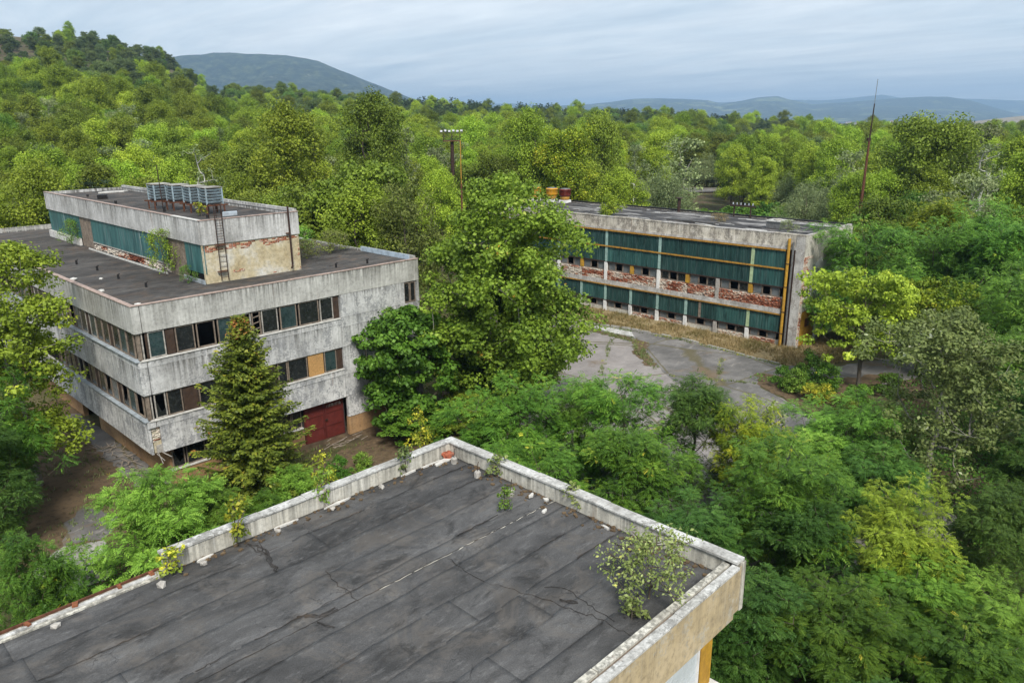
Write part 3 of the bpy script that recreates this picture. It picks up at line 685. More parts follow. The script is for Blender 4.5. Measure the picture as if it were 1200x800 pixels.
# facade panels
def band(face, cuts, z0, z1, mat, name='facade_panel', t=0.2, proud=0.0, gap=0.012):
    for a, b in zip(cuts[:-1], cuts[1:]):
        j = RNG.uniform(-0.008, 0.008)
        face.box(name, mat, a + gap, b - gap, -proud + j, t + j, z0, z1, bevel=0)
FC = [AX + 0.45, 20.4, 26.1]
LC = [AY + 0.4, 46.9, 53.3, 59.7, 66.1, 72.5, AB]
LC2 = [AY + 0.4, 44.0, 49.6, 55.9, 62.2, 68.5, 74.8, AB]
band(fr, FC, 9.37, AZ, MAT['conc_top']); band(lf, LC, 9.37, AZ, MAT['conc_top'])
MB().box(AX, AX + 0.42, AY, AY + 0.4, 9.355, AZ).build('corner_panel', MAT['conc_top'], A)
for z0, z1, mt, lcc in ((5.88, 7.42, MAT['conc_mid'], LC), (2.42, 3.98, MAT['conc_low'], [AY + 0.4, 44.0, 49.6, 56.7])):
    c = [AX + 0.45, 20.4, 26.1] if z0 > 5 else [AX + 0.6, 18.9, 26.1]
    band(fr, c, z0, z1, mt); band(lf, lcc, z0, z1, mt)
    band(fr, [AX + 0.45, 17.2, 20.4, 23.2, 26.1], z1 + 0.012, z1 + 0.36, mt, 'sill_band', 0.22, 0.02)
    band(lf, lcc, z1 + 0.012, z1 + 0.36, mt, 'sill_band', 0.22, 0.02)
    MB().box(AX - 0.02, AX + 0.42, AY - 0.02, AY + 0.38, z1 + 0.012, z1 + 0.36).build('sill_band', mt, A)
    if z0 > 5: MB().box(AX, AX + 0.42, AY, AY + 0.38, z0, z1).build('corner_panel', mt, A)
    fr.box('sill', MAT['flash_white'], AX + 0.1, 26.08, -0.07, 0.2, z1 + 0.375, z1 + 0.43)
    for a, b in zip(lcc[:-1], lcc[1:]):
        lf.box('sill_flashing', MAT['flash_blue'], a - (0.4 if a < 42 else 0), b - 0.02, -0.14, 0.2, z1 + 0.375 + (0.01 if a < 42 else 0), z1 + 0.42 + (0.01 if a < 42 else 0))
# the burst corner below the second window band shows its brick core
box('exposed_core', MAT['plaster'], A, AX + 0.18, AX + 0.8, AY + 0.14, AY + 0.6, 2.46, 3.95)
brickwork('exposed_bricks', Face('x', AY + 0.14, A), AX + 0.16, AX + 0.62, 3.1, 3.95, A, 0.7, -0.005, 0.04, 1.0, 61)
box('exposed_core', MAT['stone'], A, AX + 0.3, AX + 0.62, AY + 0.06, AY + 0.3, 2.45, 2.9)
box('corner_post', MAT['conc_low'], A, AX, AX + 0.12, AY + 0.05, AY + 0.36, 2.42, 3.97)
lf.box('facade_panel', MAT['conc_top'], 56.9, AB, 0.05, 0.25, 2.42, 4.3)
# blind panels right of the window bands
zr = [2.44, 3.95, 5.2, 5.87, 7.2, 7.86, 9.36]
for i, (z0, z1) in enumerate(zip(zr[:-1], zr[1:])):
    mt = MAT['conc_low'] if i < 2 else MAT['conc_mid']
    if z0 == 7.86:
        fr.box('facade_panel', mt, 26.12, 31.35, 0.0, 0.2, z0 + 0.01, z1 - 0.01); fr.box('facade_panel', mt, 32.4, AE - 0.005, 0.0, 0.2, z0 + 0.01, z1 - 0.01)
    else: fr.box('facade_panel', mt, 26.12, AE - 0.005, RNG.uniform(-.006, .006), 0.2, z0 + 0.01, z1 - 0.01)
fr.box('facade_panel', MAT['conc_top'], 26.115, AE, 0.0, 0.2, 9.375, AZ)
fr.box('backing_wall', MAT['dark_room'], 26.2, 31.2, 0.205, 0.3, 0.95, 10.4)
fr.window(31.37, 31.86, 7.9, 9.3, 'glass'); fr.window(31.9, 32.36, 7.9, 9.3, 'glass')
MB().box(AE - 0.22, AE, AY + 0.21, 57.8, -0.5, AZ).build('wall', MAT['conc_top'], A)
MB().box(27.0, AE - 0.23, 57.6, 57.8, -0.5, AZ).build('wall', MAT['conc_top'], A)
MB().box(26.8, 27.0, 57.81, AB, -0.5, AZ).build('wall', MAT['conc_top'], A)
MB().box(AX + 0.26, 26.79, AB - 0.2, AB, -0.5, AZ).build('wall', MAT['conc_top'], A)
# windows
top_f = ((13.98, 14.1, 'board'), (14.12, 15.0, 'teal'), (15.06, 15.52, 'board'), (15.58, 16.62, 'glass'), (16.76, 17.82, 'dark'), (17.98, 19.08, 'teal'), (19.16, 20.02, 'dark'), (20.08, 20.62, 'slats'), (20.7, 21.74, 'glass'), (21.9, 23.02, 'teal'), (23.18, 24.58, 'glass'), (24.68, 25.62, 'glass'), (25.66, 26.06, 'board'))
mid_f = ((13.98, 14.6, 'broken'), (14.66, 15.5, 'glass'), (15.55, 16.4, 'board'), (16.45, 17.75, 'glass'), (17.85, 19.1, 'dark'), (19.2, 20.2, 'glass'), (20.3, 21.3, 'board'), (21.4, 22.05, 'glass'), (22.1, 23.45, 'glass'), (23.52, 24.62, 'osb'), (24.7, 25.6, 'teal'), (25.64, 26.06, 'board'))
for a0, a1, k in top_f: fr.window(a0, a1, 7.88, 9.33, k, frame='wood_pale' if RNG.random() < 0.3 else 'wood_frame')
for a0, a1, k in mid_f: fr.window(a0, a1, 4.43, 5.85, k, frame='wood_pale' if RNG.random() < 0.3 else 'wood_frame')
wr = random.Random(21)
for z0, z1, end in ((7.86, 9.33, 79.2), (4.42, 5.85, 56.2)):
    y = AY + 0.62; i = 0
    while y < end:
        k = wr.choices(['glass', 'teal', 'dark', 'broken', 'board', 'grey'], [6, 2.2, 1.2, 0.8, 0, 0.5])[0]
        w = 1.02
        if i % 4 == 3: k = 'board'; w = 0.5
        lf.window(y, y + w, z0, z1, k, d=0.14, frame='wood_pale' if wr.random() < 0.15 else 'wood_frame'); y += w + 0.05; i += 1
for z0, z1 in ((7.85, 9.34), (4.41, 5.86)):
    MB().box(AX + 0.12, AX + 0.3, AY + 0.12, AY + 0.3, z0, z1).build('corner_post', MAT['wood_frame'], A)
    MB().box(AX + 0.36, AX + 0.42, AY + 0.1, AY + 0.2, z0, z1).build('corner_post', MAT['wood_pale'], A)
# roof
MB().prism([(AX + 0.2, AY + 0.2), (AE - 0.2, AY + 0.2), (AE - 0.2, 57.6), (26.8, 57.6), (26.8, AB - 0.2), (AX + 0.2, AB - 0.2)], 10.5, 10.74).build('roof_felt', MAT['felt_a'], A)
for a, b in zip(np.linspace(AX - 0.03, AE + 0.03, 7)[:-1], np.linspace(AX - 0.03, AE + 0.03, 7)[1:]):
    fr.box('coping', MAT['coping_a'], a + 0.004, b - 0.004, -0.04, 0.22, AZ + 0.003, AZ + 0.035 + RNG.uniform(0, 0.012))
cy = np.linspace(AY + 0.235, AB, 13)
for a, b in zip(cy[:-1], cy[1:]):
    lf.box('coping', MAT['coping_a'], a + 0.004, b - 0.004, -0.04, 0.24, AZ + 0.003, AZ + 0.035 + RNG.uniform(0, 0.012))
box('parapet', MAT['conc_top'], A, AE - 0.25, AE - 0.01, AY + 0.24, 47.4, AZ - 0.1, AZ + 0.2)
box('parapet_sheet', MAT['tarp'], A, AE - 0.32, AE - 0.255, AY + 0.6, 47.3, 10.75, AZ + 0.24)
box('parapet', MAT['conc_top'], A, AX + 0.25, 26.79, AB - 0.2, AB - 0.02, AZ + 0.002, AZ + 0.3)
# red double door
for a0, a1 in ((23.12, 24.6), (24.62, 26.1)):
    d = pl.box('door_leaf', MAT['door_red'], a0, a1, 0.0, 0.06, -0.32, 2.4)
    m = MB(); w = a1 - a0
    for q in ((a0 + 0.02, a0 + 0.1, -0.3, 2.38), (a1 - 0.1, a1 - 0.02, -0.3, 2.38)): pl.add(m, q[0], q[1], -0.035, 0.0, q[2], q[3])
    for z in (-0.3, 0.55, 1.45, 2.3): pl.add(m, a0 + 0.1, a1 - 0.1, -0.03, 0.0, z, z + 0.08)
    m.build('door_rib', MAT['door_red_rib'], d)
    if a0 > 24:
        pl.box('handle', MAT['rust_dark'], a0 + 0.0, a0 + 0.18, -0.09, -0.035, 0.98, 1.1, d)
        m = MB(); rr_ = random.Random(3); x = a0 + 0.2
        for k in range(9):                                    # faded chalky lettering, no longer legible
            hgt = rr_.uniform(0.16, 0.24)
            pl.add(m, x, x + 0.028, -0.006, -0.001, 1.86, 1.86 + hgt)
            if k % 3 != 1: pl.add(m, x + 0.028, x + 0.09, -0.006, -0.001, 1.86 + hgt * rr_.choice([0, .45, .85]), 1.89 + hgt * rr_.choice([.45, .85]) + 0.01)
            if k % 2: pl.add(m, x + 0.075, x + 0.1, -0.0065, -0.0015, 1.86, 1.86 + hgt)
            x += 0.125
        m.build('lettering', MAT['wood_pale'], d)
pl.box('door_jamb', MAT['dark_room'], 26.105, 26.145, -0.02, 0.3, -0.4, 2.42)
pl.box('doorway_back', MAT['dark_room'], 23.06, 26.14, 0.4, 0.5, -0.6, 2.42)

# rooftop storey
PX0, PX1, PY0, PY1 = 18.95, 25.45, 44.0, 74.3
PH = box('rooftop_storey', MAT['dark_room'], A, PX0 + 0.35, PX1 - 0.3, PY0 + 0.3, PY1 - 0.3, 10.72, 14.2)
pf = Face('x', PY0, PH); ps = Face('y', PX0, PH)
pf.box('end_wall', MAT['plaster'], PX0 + 0.05, PX1 - 0.05, 0.08, 0.28, 10.72, 13.08)
brickwork('brick_patch', pf, PX0 + 0.06, PX1 - 0.06, 10.8, 13.05, PH, 0.9, 0.085, 0.02, 0.25, 3,
          lambda a, z: (z > 12.86 - 0.55 * max(0, float(vnoise(a * 1.3, 4.2)) - 0.25)) or (a < 19.4 and z > 12.55) or (a > 25.2 and z < 11.2) or (float(vnoise(a * 1.5, z * 2.5 + 9)) > 0.86))
for i, (a, b) in enumerate(zip(np.linspace(PX0 + 0.02, PX1, 3)[:-1], np.linspace(PX0 + 0.02, PX1, 3)[1:])):
    pf.box('fascia_panel', MAT['conc_roofbox'], a + 0.006, b - 0.006, 0.0, 0.2, 13.09, 14.52)
fy = [PY0 + 0.21, 47.6, 52.9, 58.2, 63.5, 68.8, PY1]
for a, b in zip(fy[:-1], fy[1:]): ps.box('fascia_panel', MAT['conc_roofbox'], a + 0.008, b - 0.008, 0.0, 0.2, 13.09, 14.52)
MB().box(PX1 - 0.2, PX1, PY0 + 0.21, PY1, 10.72, 14.52).build('back_wall', MAT['conc_roofbox'], PH)
MB().box(PX0 + 0.21, PX1 - 0.21, PY1 - 0.2, PY1, 10.72, 14.52).build('back_wall', MAT['conc_roofbox'], PH)
MB().box(PX0 + 0.2, PX1 - 0.2, PY0 + 0.2, PY1 - 0.2, 14.0, 14.3).build('roof_felt', MAT['felt_a'], PH)
for y0, y1 in ((PY0 + 0.05, 46.7), (49.4, 63.7), (66.4, PY1 - 0.1)):
    n = max(1, round((y1 - y0) / 2.05)); cc = np.linspace(y0, y1, n + 1)
    for a, b in zip(cc[:-1], cc[1:]): ps.box('wall_panel', MAT['teal'], a + 0.006, b - 0.006, 0.1 + RNG.uniform(-.006, .006), 0.16, 11.32, 13.08)
for y0, y1 in ((46.72, 49.38), (63.72, 66.38)):
    n = 6; cc = np.linspace(y0, y1, n + 1)
    for a, b in zip(cc[:-1], cc[1:]): ps.box('pier_board', MAT['wood_frame'], a + 0.01, b - 0.01, 0.14, 0.2, 10.74, 13.08)
ps.box('panel_rail', MAT['wood_pale'], 49.4, 63.7, 0.06, 0.2, 11.24, 11.315)
brickwork('rubble_footing', ps, 49.45, 63.65, 10.75, 11.23, PH, 0.75, 0.16, 0.09, 1.5, 8)
ps.box('base_flashing', MAT['flash_white'], 49.1, 63.9, -0.26, -0.2, 10.745, 10.86)
ps.box('base_flashing', MAT['flash_blue'], PY0 + 0.0, 46.9, -0.1, -0.04, 10.745, 11.0)
ps.box('base_flashing', MAT['flash_white'], 66.4, PY1, -0.1, 0.09, 10.745, 11.3)
for a, b in zip(np.linspace(PX0 - 0.02, PX1 + 0.03, 4)[:-1], np.linspace(PX0 - 0.02, PX1 + 0.03, 4)[1:]):
    pf.box('coping', MAT['coping_a'], a, b - 0.006, -0.03, 0.21, 14.523, 14.56)
for a, b in zip(np.linspace(PY0 + 0.22, PY1, 9)[:-1], np.linspace(PY0 + 0.22, PY1, 9)[1:]):
    ps.box('coping', MAT['coping_a'] if a > 47 else MAT['flash_white'], a, b - 0.006, -0.03, 0.22, 14.523, 14.555 + RNG.uniform(0, .01))
MB().box(PX1 - 0.24, PX1 + 0.03, PY0 + 0.22, PY1 - 0.2, 14.523, 14.7).build('coping', MAT['conc_roofbox'], PH)
# ladder and vent pipe fixed to the end wall
m = MB()
for x in (19.86, 20.3): m.tube([(x, 43.86, 10.85), (x, 43.86, 15.4)], 0.028, 6)
for x in (19.86, 20.3): m.tube([(x, 43.86, 15.4), (x, 44.6, 15.4), (x, 44.6, 14.3)], 0.022, 6)
lad = m.build('ladder', MAT['rust_dark'], A)
for k in range(14): MB().tube([(19.86, 43.86, 11.05 + k * 0.31), (20.3, 43.86, 11.05 + k * 0.31)], 0.016, 6).build('rung', MAT['rust_dark'], lad)
for z in (11.4, 13.0): MB().box(19.7, 20.34, 43.85, 44.0, z, z + 0.05).build('bracket', MAT['rust'], lad)
m = MB().tube([(24.66, 43.84, 14.95), (24.66, 43.84, 11.25), (24.62, 43.8, 11.1), (24.5, 43.7, 11.02)], 0.065, 8)
vp = m.build('vent_pipe', MAT['rust_dark'], A); MB().box(24.45, 24.66, 43.84, 44.02, 13.2, 13.26).build('bracket', MAT['rust'], vp)
# things standing on the roofs of A
sl = plain('pale_blue_louvre_paint', (0.27, 0.35, 0.39), 0.65, 0, 0.4, 5, 0.7, (0.2, 0.2, 0.19))
for i, (x, y, z) in enumerate(((21.15, 55.0, 14.3), (21.7, 53.25, 14.3), (21.95, 51.1, 14.3), (22.2, 49.25, 14.3))):
    e = empty('cooling_unit', (x, y, z))
    tag(e, ['leftmost pale blue louvred cooling unit in the row on the rooftop storey', 'second pale blue louvred cooling unit from the left on the rooftop storey', 'third pale blue louvred cooling unit from the left on the rooftop storey', 'rightmost pale blue louvred cooling unit, nearest the rooftop ladder'][i], 'cooling unit', 'louvred cooling units on the rooftop storey')
    s_ = 0.54
    m = MB()
    for a in (-1, 1):
        for b in (-1, 1): MB().box(x + a * s_ - 0.04, x + a * s_ + 0.04, y + b * s_ - 0.04, y + b * s_ + 0.04, z + 0.62, z + 1.68).build('corner_post', sl, e)
    MB().box(x - s_ + 0.1, x + s_ - 0.1, y - s_ + 0.1, y + s_ - 0.1, z + 0.64, z + 1.64).build('casing', MAT['dark_room'], e)
    for k in range(5):
        zc = z + 0.78 + k * 0.19; m = MB()
        for a in (-1, 1):
            m.obox((x, y + a * s_, zc), s_ - 0.05, 0.012, 0.062, Matrix.Rotation(a * -0.5, 3, 'X'))
            m.obox((x + a * s_, y, zc), 0.012, s_ - 0.05, 0.062, Matrix.Rotation(a * 0.5, 3, 'Y'))
        m.build('louvre', sl, e)
    MB().box(x - s_ - 0.06, x + s_ + 0.06, y - s_ - 0.06, y + s_ + 0.06, z + 1.685, z + 1.74).build('lid', MAT['yard_slab'], e)
    for a in (-0.55, 0.55):
        m = MB().box(x - 0.85, x + 0.85, y + a - 0.05, y + a + 0.05, z + 0.52, z + 0.61)
        for b in (-0.6, 0.6): m.box(x + b - 0.04, x + b + 0.04, y + a - 0.04, y + a + 0.04, z + 0.005, z + 0.52)
        m.build('stand', MAT['rust'], e)
o = MB().tube([(20.35, 52.6, 14.3), (20.3, 52.6, 17.4)], 0.03, 6).build('antenna_rod', MAT['rust_dark'], origin=(20.35, 52.6, 14.3)); tag(o, 'thin dark antenna rod standing between the louvred cooling units', 'antenna')
for i, (x, y, L, w, z, mt, nm, lb, ct) in enumerate(((23.6, 71.5, 2.6, 0.5, 14.31, 'flash_white', 'flashing_strip', 'bent white flashing strip lying at the far end of the rooftop storey', 'metal strip'),
        (22.4, 47.3, 1.2, 0.7, 14.31, 'flash_blue', 'duct_hood', 'blue grey duct hood lying behind the rooftop ladder', 'duct'), (20.9, 66.0, 0.9, 0.5, 14.31, 'tar', 'tar_lump', 'black tar lump on the far half of the rooftop storey', 'tar'))):
    m = MB(); m.prism([(x - L / 2, y - w / 2), (x + L * 0.3, y - w * 0.6), (x + L / 2, y + w * 0.2), (x - L * 0.2, y + w / 2)], z, z + 0.12 + 0.1 * i)
    o = m.build(nm, MAT[mt], origin=(x, y, z)); tag(o, lb, ct)
vs = random.Random(4)
stub_lab = ('beside the far end of the teal rooftop wall', 'second from the far end along the roof edge', 'third from the far end along the roof edge', 'nearest the front corner of the left roof', 'on the roof right of the plastered end wall', 'near the blue sheet at the right end of the roof')
for i, (x, y) in enumerate(((15.9, 57.5), (16.1, 54.0), (16.0, 49.9), (16.2, 46.0), (27.3, 42.9), (29.6, 42.6))):
    m = MB().tube([(x, y, 10.74), (x, y, 11.02)], 0.07, 8).tube([(x - 0.02, y, 11.0), (x + 0.1, y, 11.06)], 0.05, 6)
    o = m.build('roof_vent_stub', MAT['tar'], origin=(x, y, 10.74)); tag(o, 'short black roof vent stub ' + stub_lab[i], 'roof vent', 'vent stubs on the left roof')
stub2 = random.Random(8)
for i in range(9):
    x, y = stub2.uniform(20, 23.5), stub2.uniform(46.5, 70)
    m = MB().tube([(x, y, 14.3), (x, y, 14.3 + stub2.uniform(0.15, 0.35))], 0.09, 8)
    o = m.build('roof_vent_stub', MAT['tar'], origin=(x, y, 14.3)); tag(o, 'small black vent stub among those scattered over the rooftop storey', 'roof vent', 'vent stubs on the rooftop storey')
def stone(name, x, y, z, s, mat, label, cat, group=None, seed=0, flat=0.6):
    r = random.Random(seed); import bmesh
    bm = bmesh.new(); bmesh.ops.create_icosphere(bm, subdivisions=1, radius=s)
    for v in bm.verts: v.co = Vector((v.co.x * r.uniform(.7, 1.25), v.co.y * r.uniform(.7, 1.25), max(-s * 0.35, v.co.z * r.uniform(.6, 1.1)) * flat))
    lo = min(v.co.z for v in bm.verts)
    for v in bm.verts: v.co.z -= lo
    me = bpy.data.meshes.new(name); bm.to_mesh(me); bm.free(); me.materials.append(mat)
    o = bpy.data.objects.new(name, me); COL.objects.link(o); o.location = (x, y, z); tag(o, label, cat, group); return o
for i, (x, y, s) in enumerate(((13.95, 51.6, 0.26), (13.98, 46.8, 0.22), (14.1, 41.6, 0.2), (15.2, 50.6, 0.14))):
    stone('mortar_lump', x, y, 10.74, s, MAT['flash_white'], ['largest pale mortar lump on the left roof, behind the yellow-green tree', 'pale mortar lump halfway along the left roof edge', 'pale mortar lump at the front corner of the left roof', 'smallest grey mortar lump out on the left roof'][i], 'mortar lump', 'mortar lumps on the left roof', i)
# sticks fallen at the foot of A
m = MB(); r = random.Random(12)
for k in range(70):
    x, y = r.uniform(13.0, 14.3), r.uniform(42, 51); a = r.uniform(0, 6.3); L = r.uniform(.2, .9)
    m.bar((x, y, 0.04 + r.random() * .15), (x + math.cos(a) * L, y + math.sin(a) * L, 0.04 + r.random() * .3), 0.03, 0.03)
for k in range(16):
    x, y = r.uniform(23, 26.5), r.uniform(39.6, 41.0); a = r.uniform(-.4, .4); L = r.uniform(.3, 1.0); z = T0(x, y)
    m.bar((x, y, z + 0.03), (x + math.cos(a) * L, y + math.sin(a) * L, z + 0.05), 0.05, 0.03)
o = m.build('fallen_sticks', MAT['wood_stick']); tag(o, 'grey sticks and laths littering the foot of the three-storey block', 'debris', kind='stuff')
m = MB()
for q in (((13.7, 41.0, 2.42), (13.9, 40.5, 2.1)), ((13.8, 41.0, 2.42), (13.75, 40.4, 2.0)), ((14.0, 41.0, 2.42), (14.3, 40.5, 2.2))): m.bar(q[0], q[1], 0.03, 0.03)
m.build('hanging_lath', MAT['wood_pale'], A)

# ------------------------------------------------------------------ B: long two-storey hall with green profiled panels
B = empty('green_panelled_hall', (64.6, 27.1, 0))
tag(B, 'long two-storey hall with green corrugated panels, yellow beams and crumbling brick', 'building')
BX, BE, BY0, BY1 = 64.6, 75.2, 27.1, 68.6
bf = Face('y', BX, B); be = Face('x', BY0, B)
for z in (0.0, 3.05, 9.6): MB().box(BX + 0.5, BE - 0.3, BY0 + 0.35, BY1 - 0.3, z, z + 0.2).build('floor_slab', MAT['dark_room'], B)
MB().box(BX + 3.5, BX + 3.7, BY0 + 0.4, BY1 - 0.4, 0.2, 9.6).build('inner_wall', MAT['dark_room'], B)
MB().box(BE - 0.28, BE, BY0 + 0.31, BY1, 0, 10.1).build('wall', MAT['conc_b'], B)
MB().box(BX + 0.31, BE - 0.3, BY1 - 0.28, BY1, 0, 10.1).build('wall', MAT['conc_b'], B)
YK = [28.55 + 3.35 * k for k in range(13)]; YK[-1] = BY1
# attic band in crumbling render
for a, b in zip([BY0 + 0.31] + YK[2::2], YK[2::2] + [BY1]): bf.box('attic_panel', MAT['conc_b'], a + 0.004, b - 0.004, 0.02 + RNG.uniform(-.02, .02), 0.3, 8.98, 10.18)
bf.box('attic_ledge', MAT['slab_b'], BY0 + 0.6, BY1, -0.06, 0.018, 8.88, 9.1)
bf.box('beam', MAT['yellow_beam'], YK[0] + 0.2, BY1, -0.14, 0.1, 8.72, 8.86)
bf.box('beam', MAT['yellow_beam'], YK[0] + 0.2, BY1, -0.12, 0.1, 7.03, 7.15)
bf.box('rail', MAT['rust_dark'], YK[0] + 0.2, BY1, -0.06, 0.12, 5.36, 5.44)
bf.box('beam', MAT['yellow_beam'], YK[0] + 0.2, BY1, -0.14, 0.1, 2.86, 2.97)
bf.box('rail', MAT['rust_dark'], YK[0] + 0.2, BY1, -0.06, 0.12, 1.13, 1.22)
for a, b in zip(YK[:-1], YK[1:]): bf.box('slab_edge', MAT['slab_b'], a + (0.2 if a == YK[0] else 0), b - 0.006, -0.1, 0.4, 2.985, 3.42 + RNG.uniform(-.03, .02))
def corrugated(face, a0, a1, z0, z1, mat, parent):
    n = max(3, int((a1 - a0) / 0.26)); V = []; Fq = []; w = (a1 - a0) / n; r = RNG
    for i in range(n):
        b = a0 + i * w; j = r.uniform(-0.012, 0.012); e = len(V)
        for q, d in ((b, 0.07), (b + w * .12, 0.02 + j), (b + w * .88, 0.02 + j), (b + w, 0.07)):
            V.append(face.pt(q, d, z0)); V.append(face.pt(q, d, z1))
        Fq += [(e, e + 2, e + 3, e + 1), (e + 2, e + 4, e + 5, e + 3), (e + 4, e + 6, e + 7, e + 5)]
    return MB().add(V, Fq).build('corrugated_panel', mat, parent)
for i, (a, b) in enumerate(zip(YK[:-1], YK[1:])):
    a_ = a + (0.25 if i == 0 else 0.005); b_ = b - 0.005
    for (z0, z1) in ((7.16, 8.71), (5.45, 7.02), (1.23, 2.85)):
        corrugated(bf, a_, b_, z0, z1, MAT['ugreen_pale'] if (i == 0 or RNG.random() < 0.12) else MAT['ugreen'], B)
    # window strips: pane, gap, pane per bay
    for z0, z1 in ((4.5, 5.34), (0.46, 1.12)):
        w = (b_ - a_ - 0.5) / 3
        for k in range(3):
            kd = 'dark' if k == 1 else RNG.choice(['grey', 'grey', 'grey', 'glass'])
            bf.window(a_ + 0.25 + k * w + 0.02, a_ + 0.25 + (k + 1) * w - 0.02, z0, z1, kd, d=0.12, fw=0.05)
    brickwork('brick_band', bf, a_, b_, 3.44, 4.46, B, 0.93, 0.06, 0.1, 0.55 if i < 5 else 0.95, 40 + i)
    bf.box('parapet_wall', MAT['stone'], a_, b_, 0.13, 0.35, 3.43, 4.48)
    bf.box('base_wall', MAT['render_b'], a_, b_, 0.1, 0.35, -0.2, 0.44)
    if i in (0, 1, 3, 4): brickwork('brick_footing', bf, a_ + 0.3, b_ - 0.3, 0.0, 0.42, B, 0.75, 0.085, 0.06, 0.6, 70 + i)
    if i == 0: continue
    y = a
    bf.box('column', MAT['white_paint'] if i not in (2,) else MAT['stone'], y - 0.17, y + 0.17, -0.1, 0.1, -0.2, 1.12)
    cm = MAT['col_lime'] if i == 1 else MAT['col_teal']
    if i != 2: bf.box('column', cm, y - 0.15, y + 0.15, -0.03, 0.08, 1.225, 2.855)
    if i % 2 == 0 or i == 1:
        bf.box('column', cm, y - 0.15, y + 0.15, -0.03, 0.08, 7.155, 8.715) if i != 2 else None
        bf.box('column', cm, y - 0.15, y + 0.15, -0.03, 0.08, 5.445, 7.025) if i != 2 else None
    if i % 2 == 0: bf.box('column', MAT['white_paint'] if i > 2 else MAT['stone'], y - 0.17, y + 0.17, -0.1, 0.12, 3.425, 5.355)
    else: bf.box('yellow_panel', MAT['yellow'], y - 0.2, y + 0.2, -0.02, 0.14, 4.47, 5.355)
bf.box('column', MAT['wood_frame'], 36.9, 37.15, -0.04, 0.07, 1.225, 2.855)
# end wall with gate
be.box('end_wall', MAT['render_b'], BX, 65.15, 0, 0.3, -0.2, 10.15)
be.box('end_wall', MAT['render_b'], 65.15, 68.2, 0.0, 0.3, 3.3, 10.15)
be.box('end_wall', MAT['render_b'], 68.2, 70.2, 0.0, 0.3, -0.2, 10.15)
be.box('end_wall', MAT['render_b'], 70.2, 71.6, 0.0, 0.3, 3.0, 10.15)
be.box('end_wall', MAT['render_b'], 71.6, BE, 0.0, 0.3, -0.2, 10.15)
be.box('lintel', MAT['slab_b'], BX + 0.1, 70.0, -0.06, -0.003, 3.32, 3.78)
be.box('gate_post', MAT['white_paint'], 68.25, 68.55, -0.1, -0.003, -0.1, 3.3)
brickwork('brick_patch', be, BX + 0.02, 66.6, 0.1, 8.6, B, 0.9, -0.002, 0.03, 0.5, 90, lambda a, z: (a < 65.5 - 0.25 * vn1(3, z) and 4.0 < z < 8.2 and float(vnoise(a * 3, z * 1.2)) > 0.3) or (a < 65.1 and z < 3.3 and float(vnoise(a * 3, z * 2)) > 0.35) or (8.0 < z < 8.25 and a < 66.4))
MAT['plaster_pale'] = concrete('fresh_grey_plaster', (0.62, 0.62, 0.61), (0.56, 0.56, 0.55), (0.46, 0.46, 0.45), 0.15)
m = MB(); pr_ = [(66.2, 4.4), (66.7, 4.1), (68.0, 4.3), (70.6, 4.5), (73.5, 5.0), (73.6, 7.9), (71.8, 8.1), (70.0, 7.6), (68.3, 7.9), (67.0, 7.4), (66.5, 6.2)]
m.add([(x, BY0 - 0.012, z) for x, z in pr_] + [(x, BY0 - 0.001, z) for x, z in pr_], [tuple(range(len(pr_)))] + [(i, (i + 1) % len(pr_), len(pr_) + (i + 1) % len(pr_), len(pr_) + i) for i in range(len(pr_))]).build('plaster_patch', MAT['plaster_pale'], B)
g = be.box('gate', MAT['yellow_beam'], 65.2, 68.15, 0.06, 0.1, 0.02, 3.28)
for i in range(3):
    for j in range(4):
        a = 65.24 + i * 0.97; z = 0.06 + j * 0.805
        be.box('gate_panel', MAT['yellow'] if RNG.random() > 0.12 else MAT['rust'], a + 0.02, a + 0.93, 0.02 + RNG.uniform(0, .015), 0.06, z + 0.02, z + 0.78, g)
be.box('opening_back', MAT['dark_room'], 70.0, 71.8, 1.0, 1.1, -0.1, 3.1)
# downpipes at the corner
dp = MB().tube([(BX - 0.16, 28.5, 0.05), (BX - 0.16, 28.5, 9.85)], 0.13, 10).build('yellow_downpipe', MAT['yellow'], B, smooth=False)
for z in (1.2, 3.2, 5.5, 7.6): MB().box(BX - 0.3, BX + 0.02, 28.34, 28.66, z, z + 0.06).build('pipe_clamp', MAT['rust_dark'], dp)
MB().tube([(BX - 0.12, 28.12, 0.05), (BX - 0.12, 28.12, 9.6)], 0.09, 8).build('grey_downpipe', MAT['grey_metal'], B)
box('corner_strip', MAT['slab_b'], B, BX - 0.05, BX - 0.002, 27.12, 27.9, -0.1, 10.1)
box('corner_strip', MAT['rust_dark'], B, BX - 0.03, BX - 0.003, 27.92, 28.33, 0.1, 8.9)
# roof
MB().box(BX + 0.25, BE - 0.25, BY0 + 0.25, BY1 - 0.25, 9.8, 10.03).build('roof_felt', MAT['felt_b'], B)
rk = random.Random(9)
for a, b in zip(np.linspace(BY0, BY1, 15)[:-1], np.linspace(BY0, BY1, 15)[1:]):
    bf.box('roof_edge', MAT['conc_b'] if rk.random() < .7 else MAT['slab_b'], a, b - 0.01, -0.02, 0.34, 10.19, 10.25 + rk.uniform(0, 0.06))
    Face('y', BE - 0.3, B).box('roof_edge', MAT['tar'], a, b - 0.01, 0, 0.3, 10.11, 10.22 + rk.uniform(0, .05))
be.box('roof_edge', MAT['slab_b'], BX + 0.35, BE - 0.31, 0.0, 0.3, 10.155, 10.24)
def torn(x, y, L, w, a, seed, n=10):
    r = random.Random(seed); P = []
    for k in range(n):
        t = 2 * math.pi * k / n; q = Vector((math.cos(t) * L * r.uniform(.5, 1.1), math.sin(t) * w * r.uniform(.5, 1.1))); c, s = math.cos(a), math.sin(a)
        P.append((x + q.x * c - q.y * s, y + q.x * s + q.y * c))
    return P
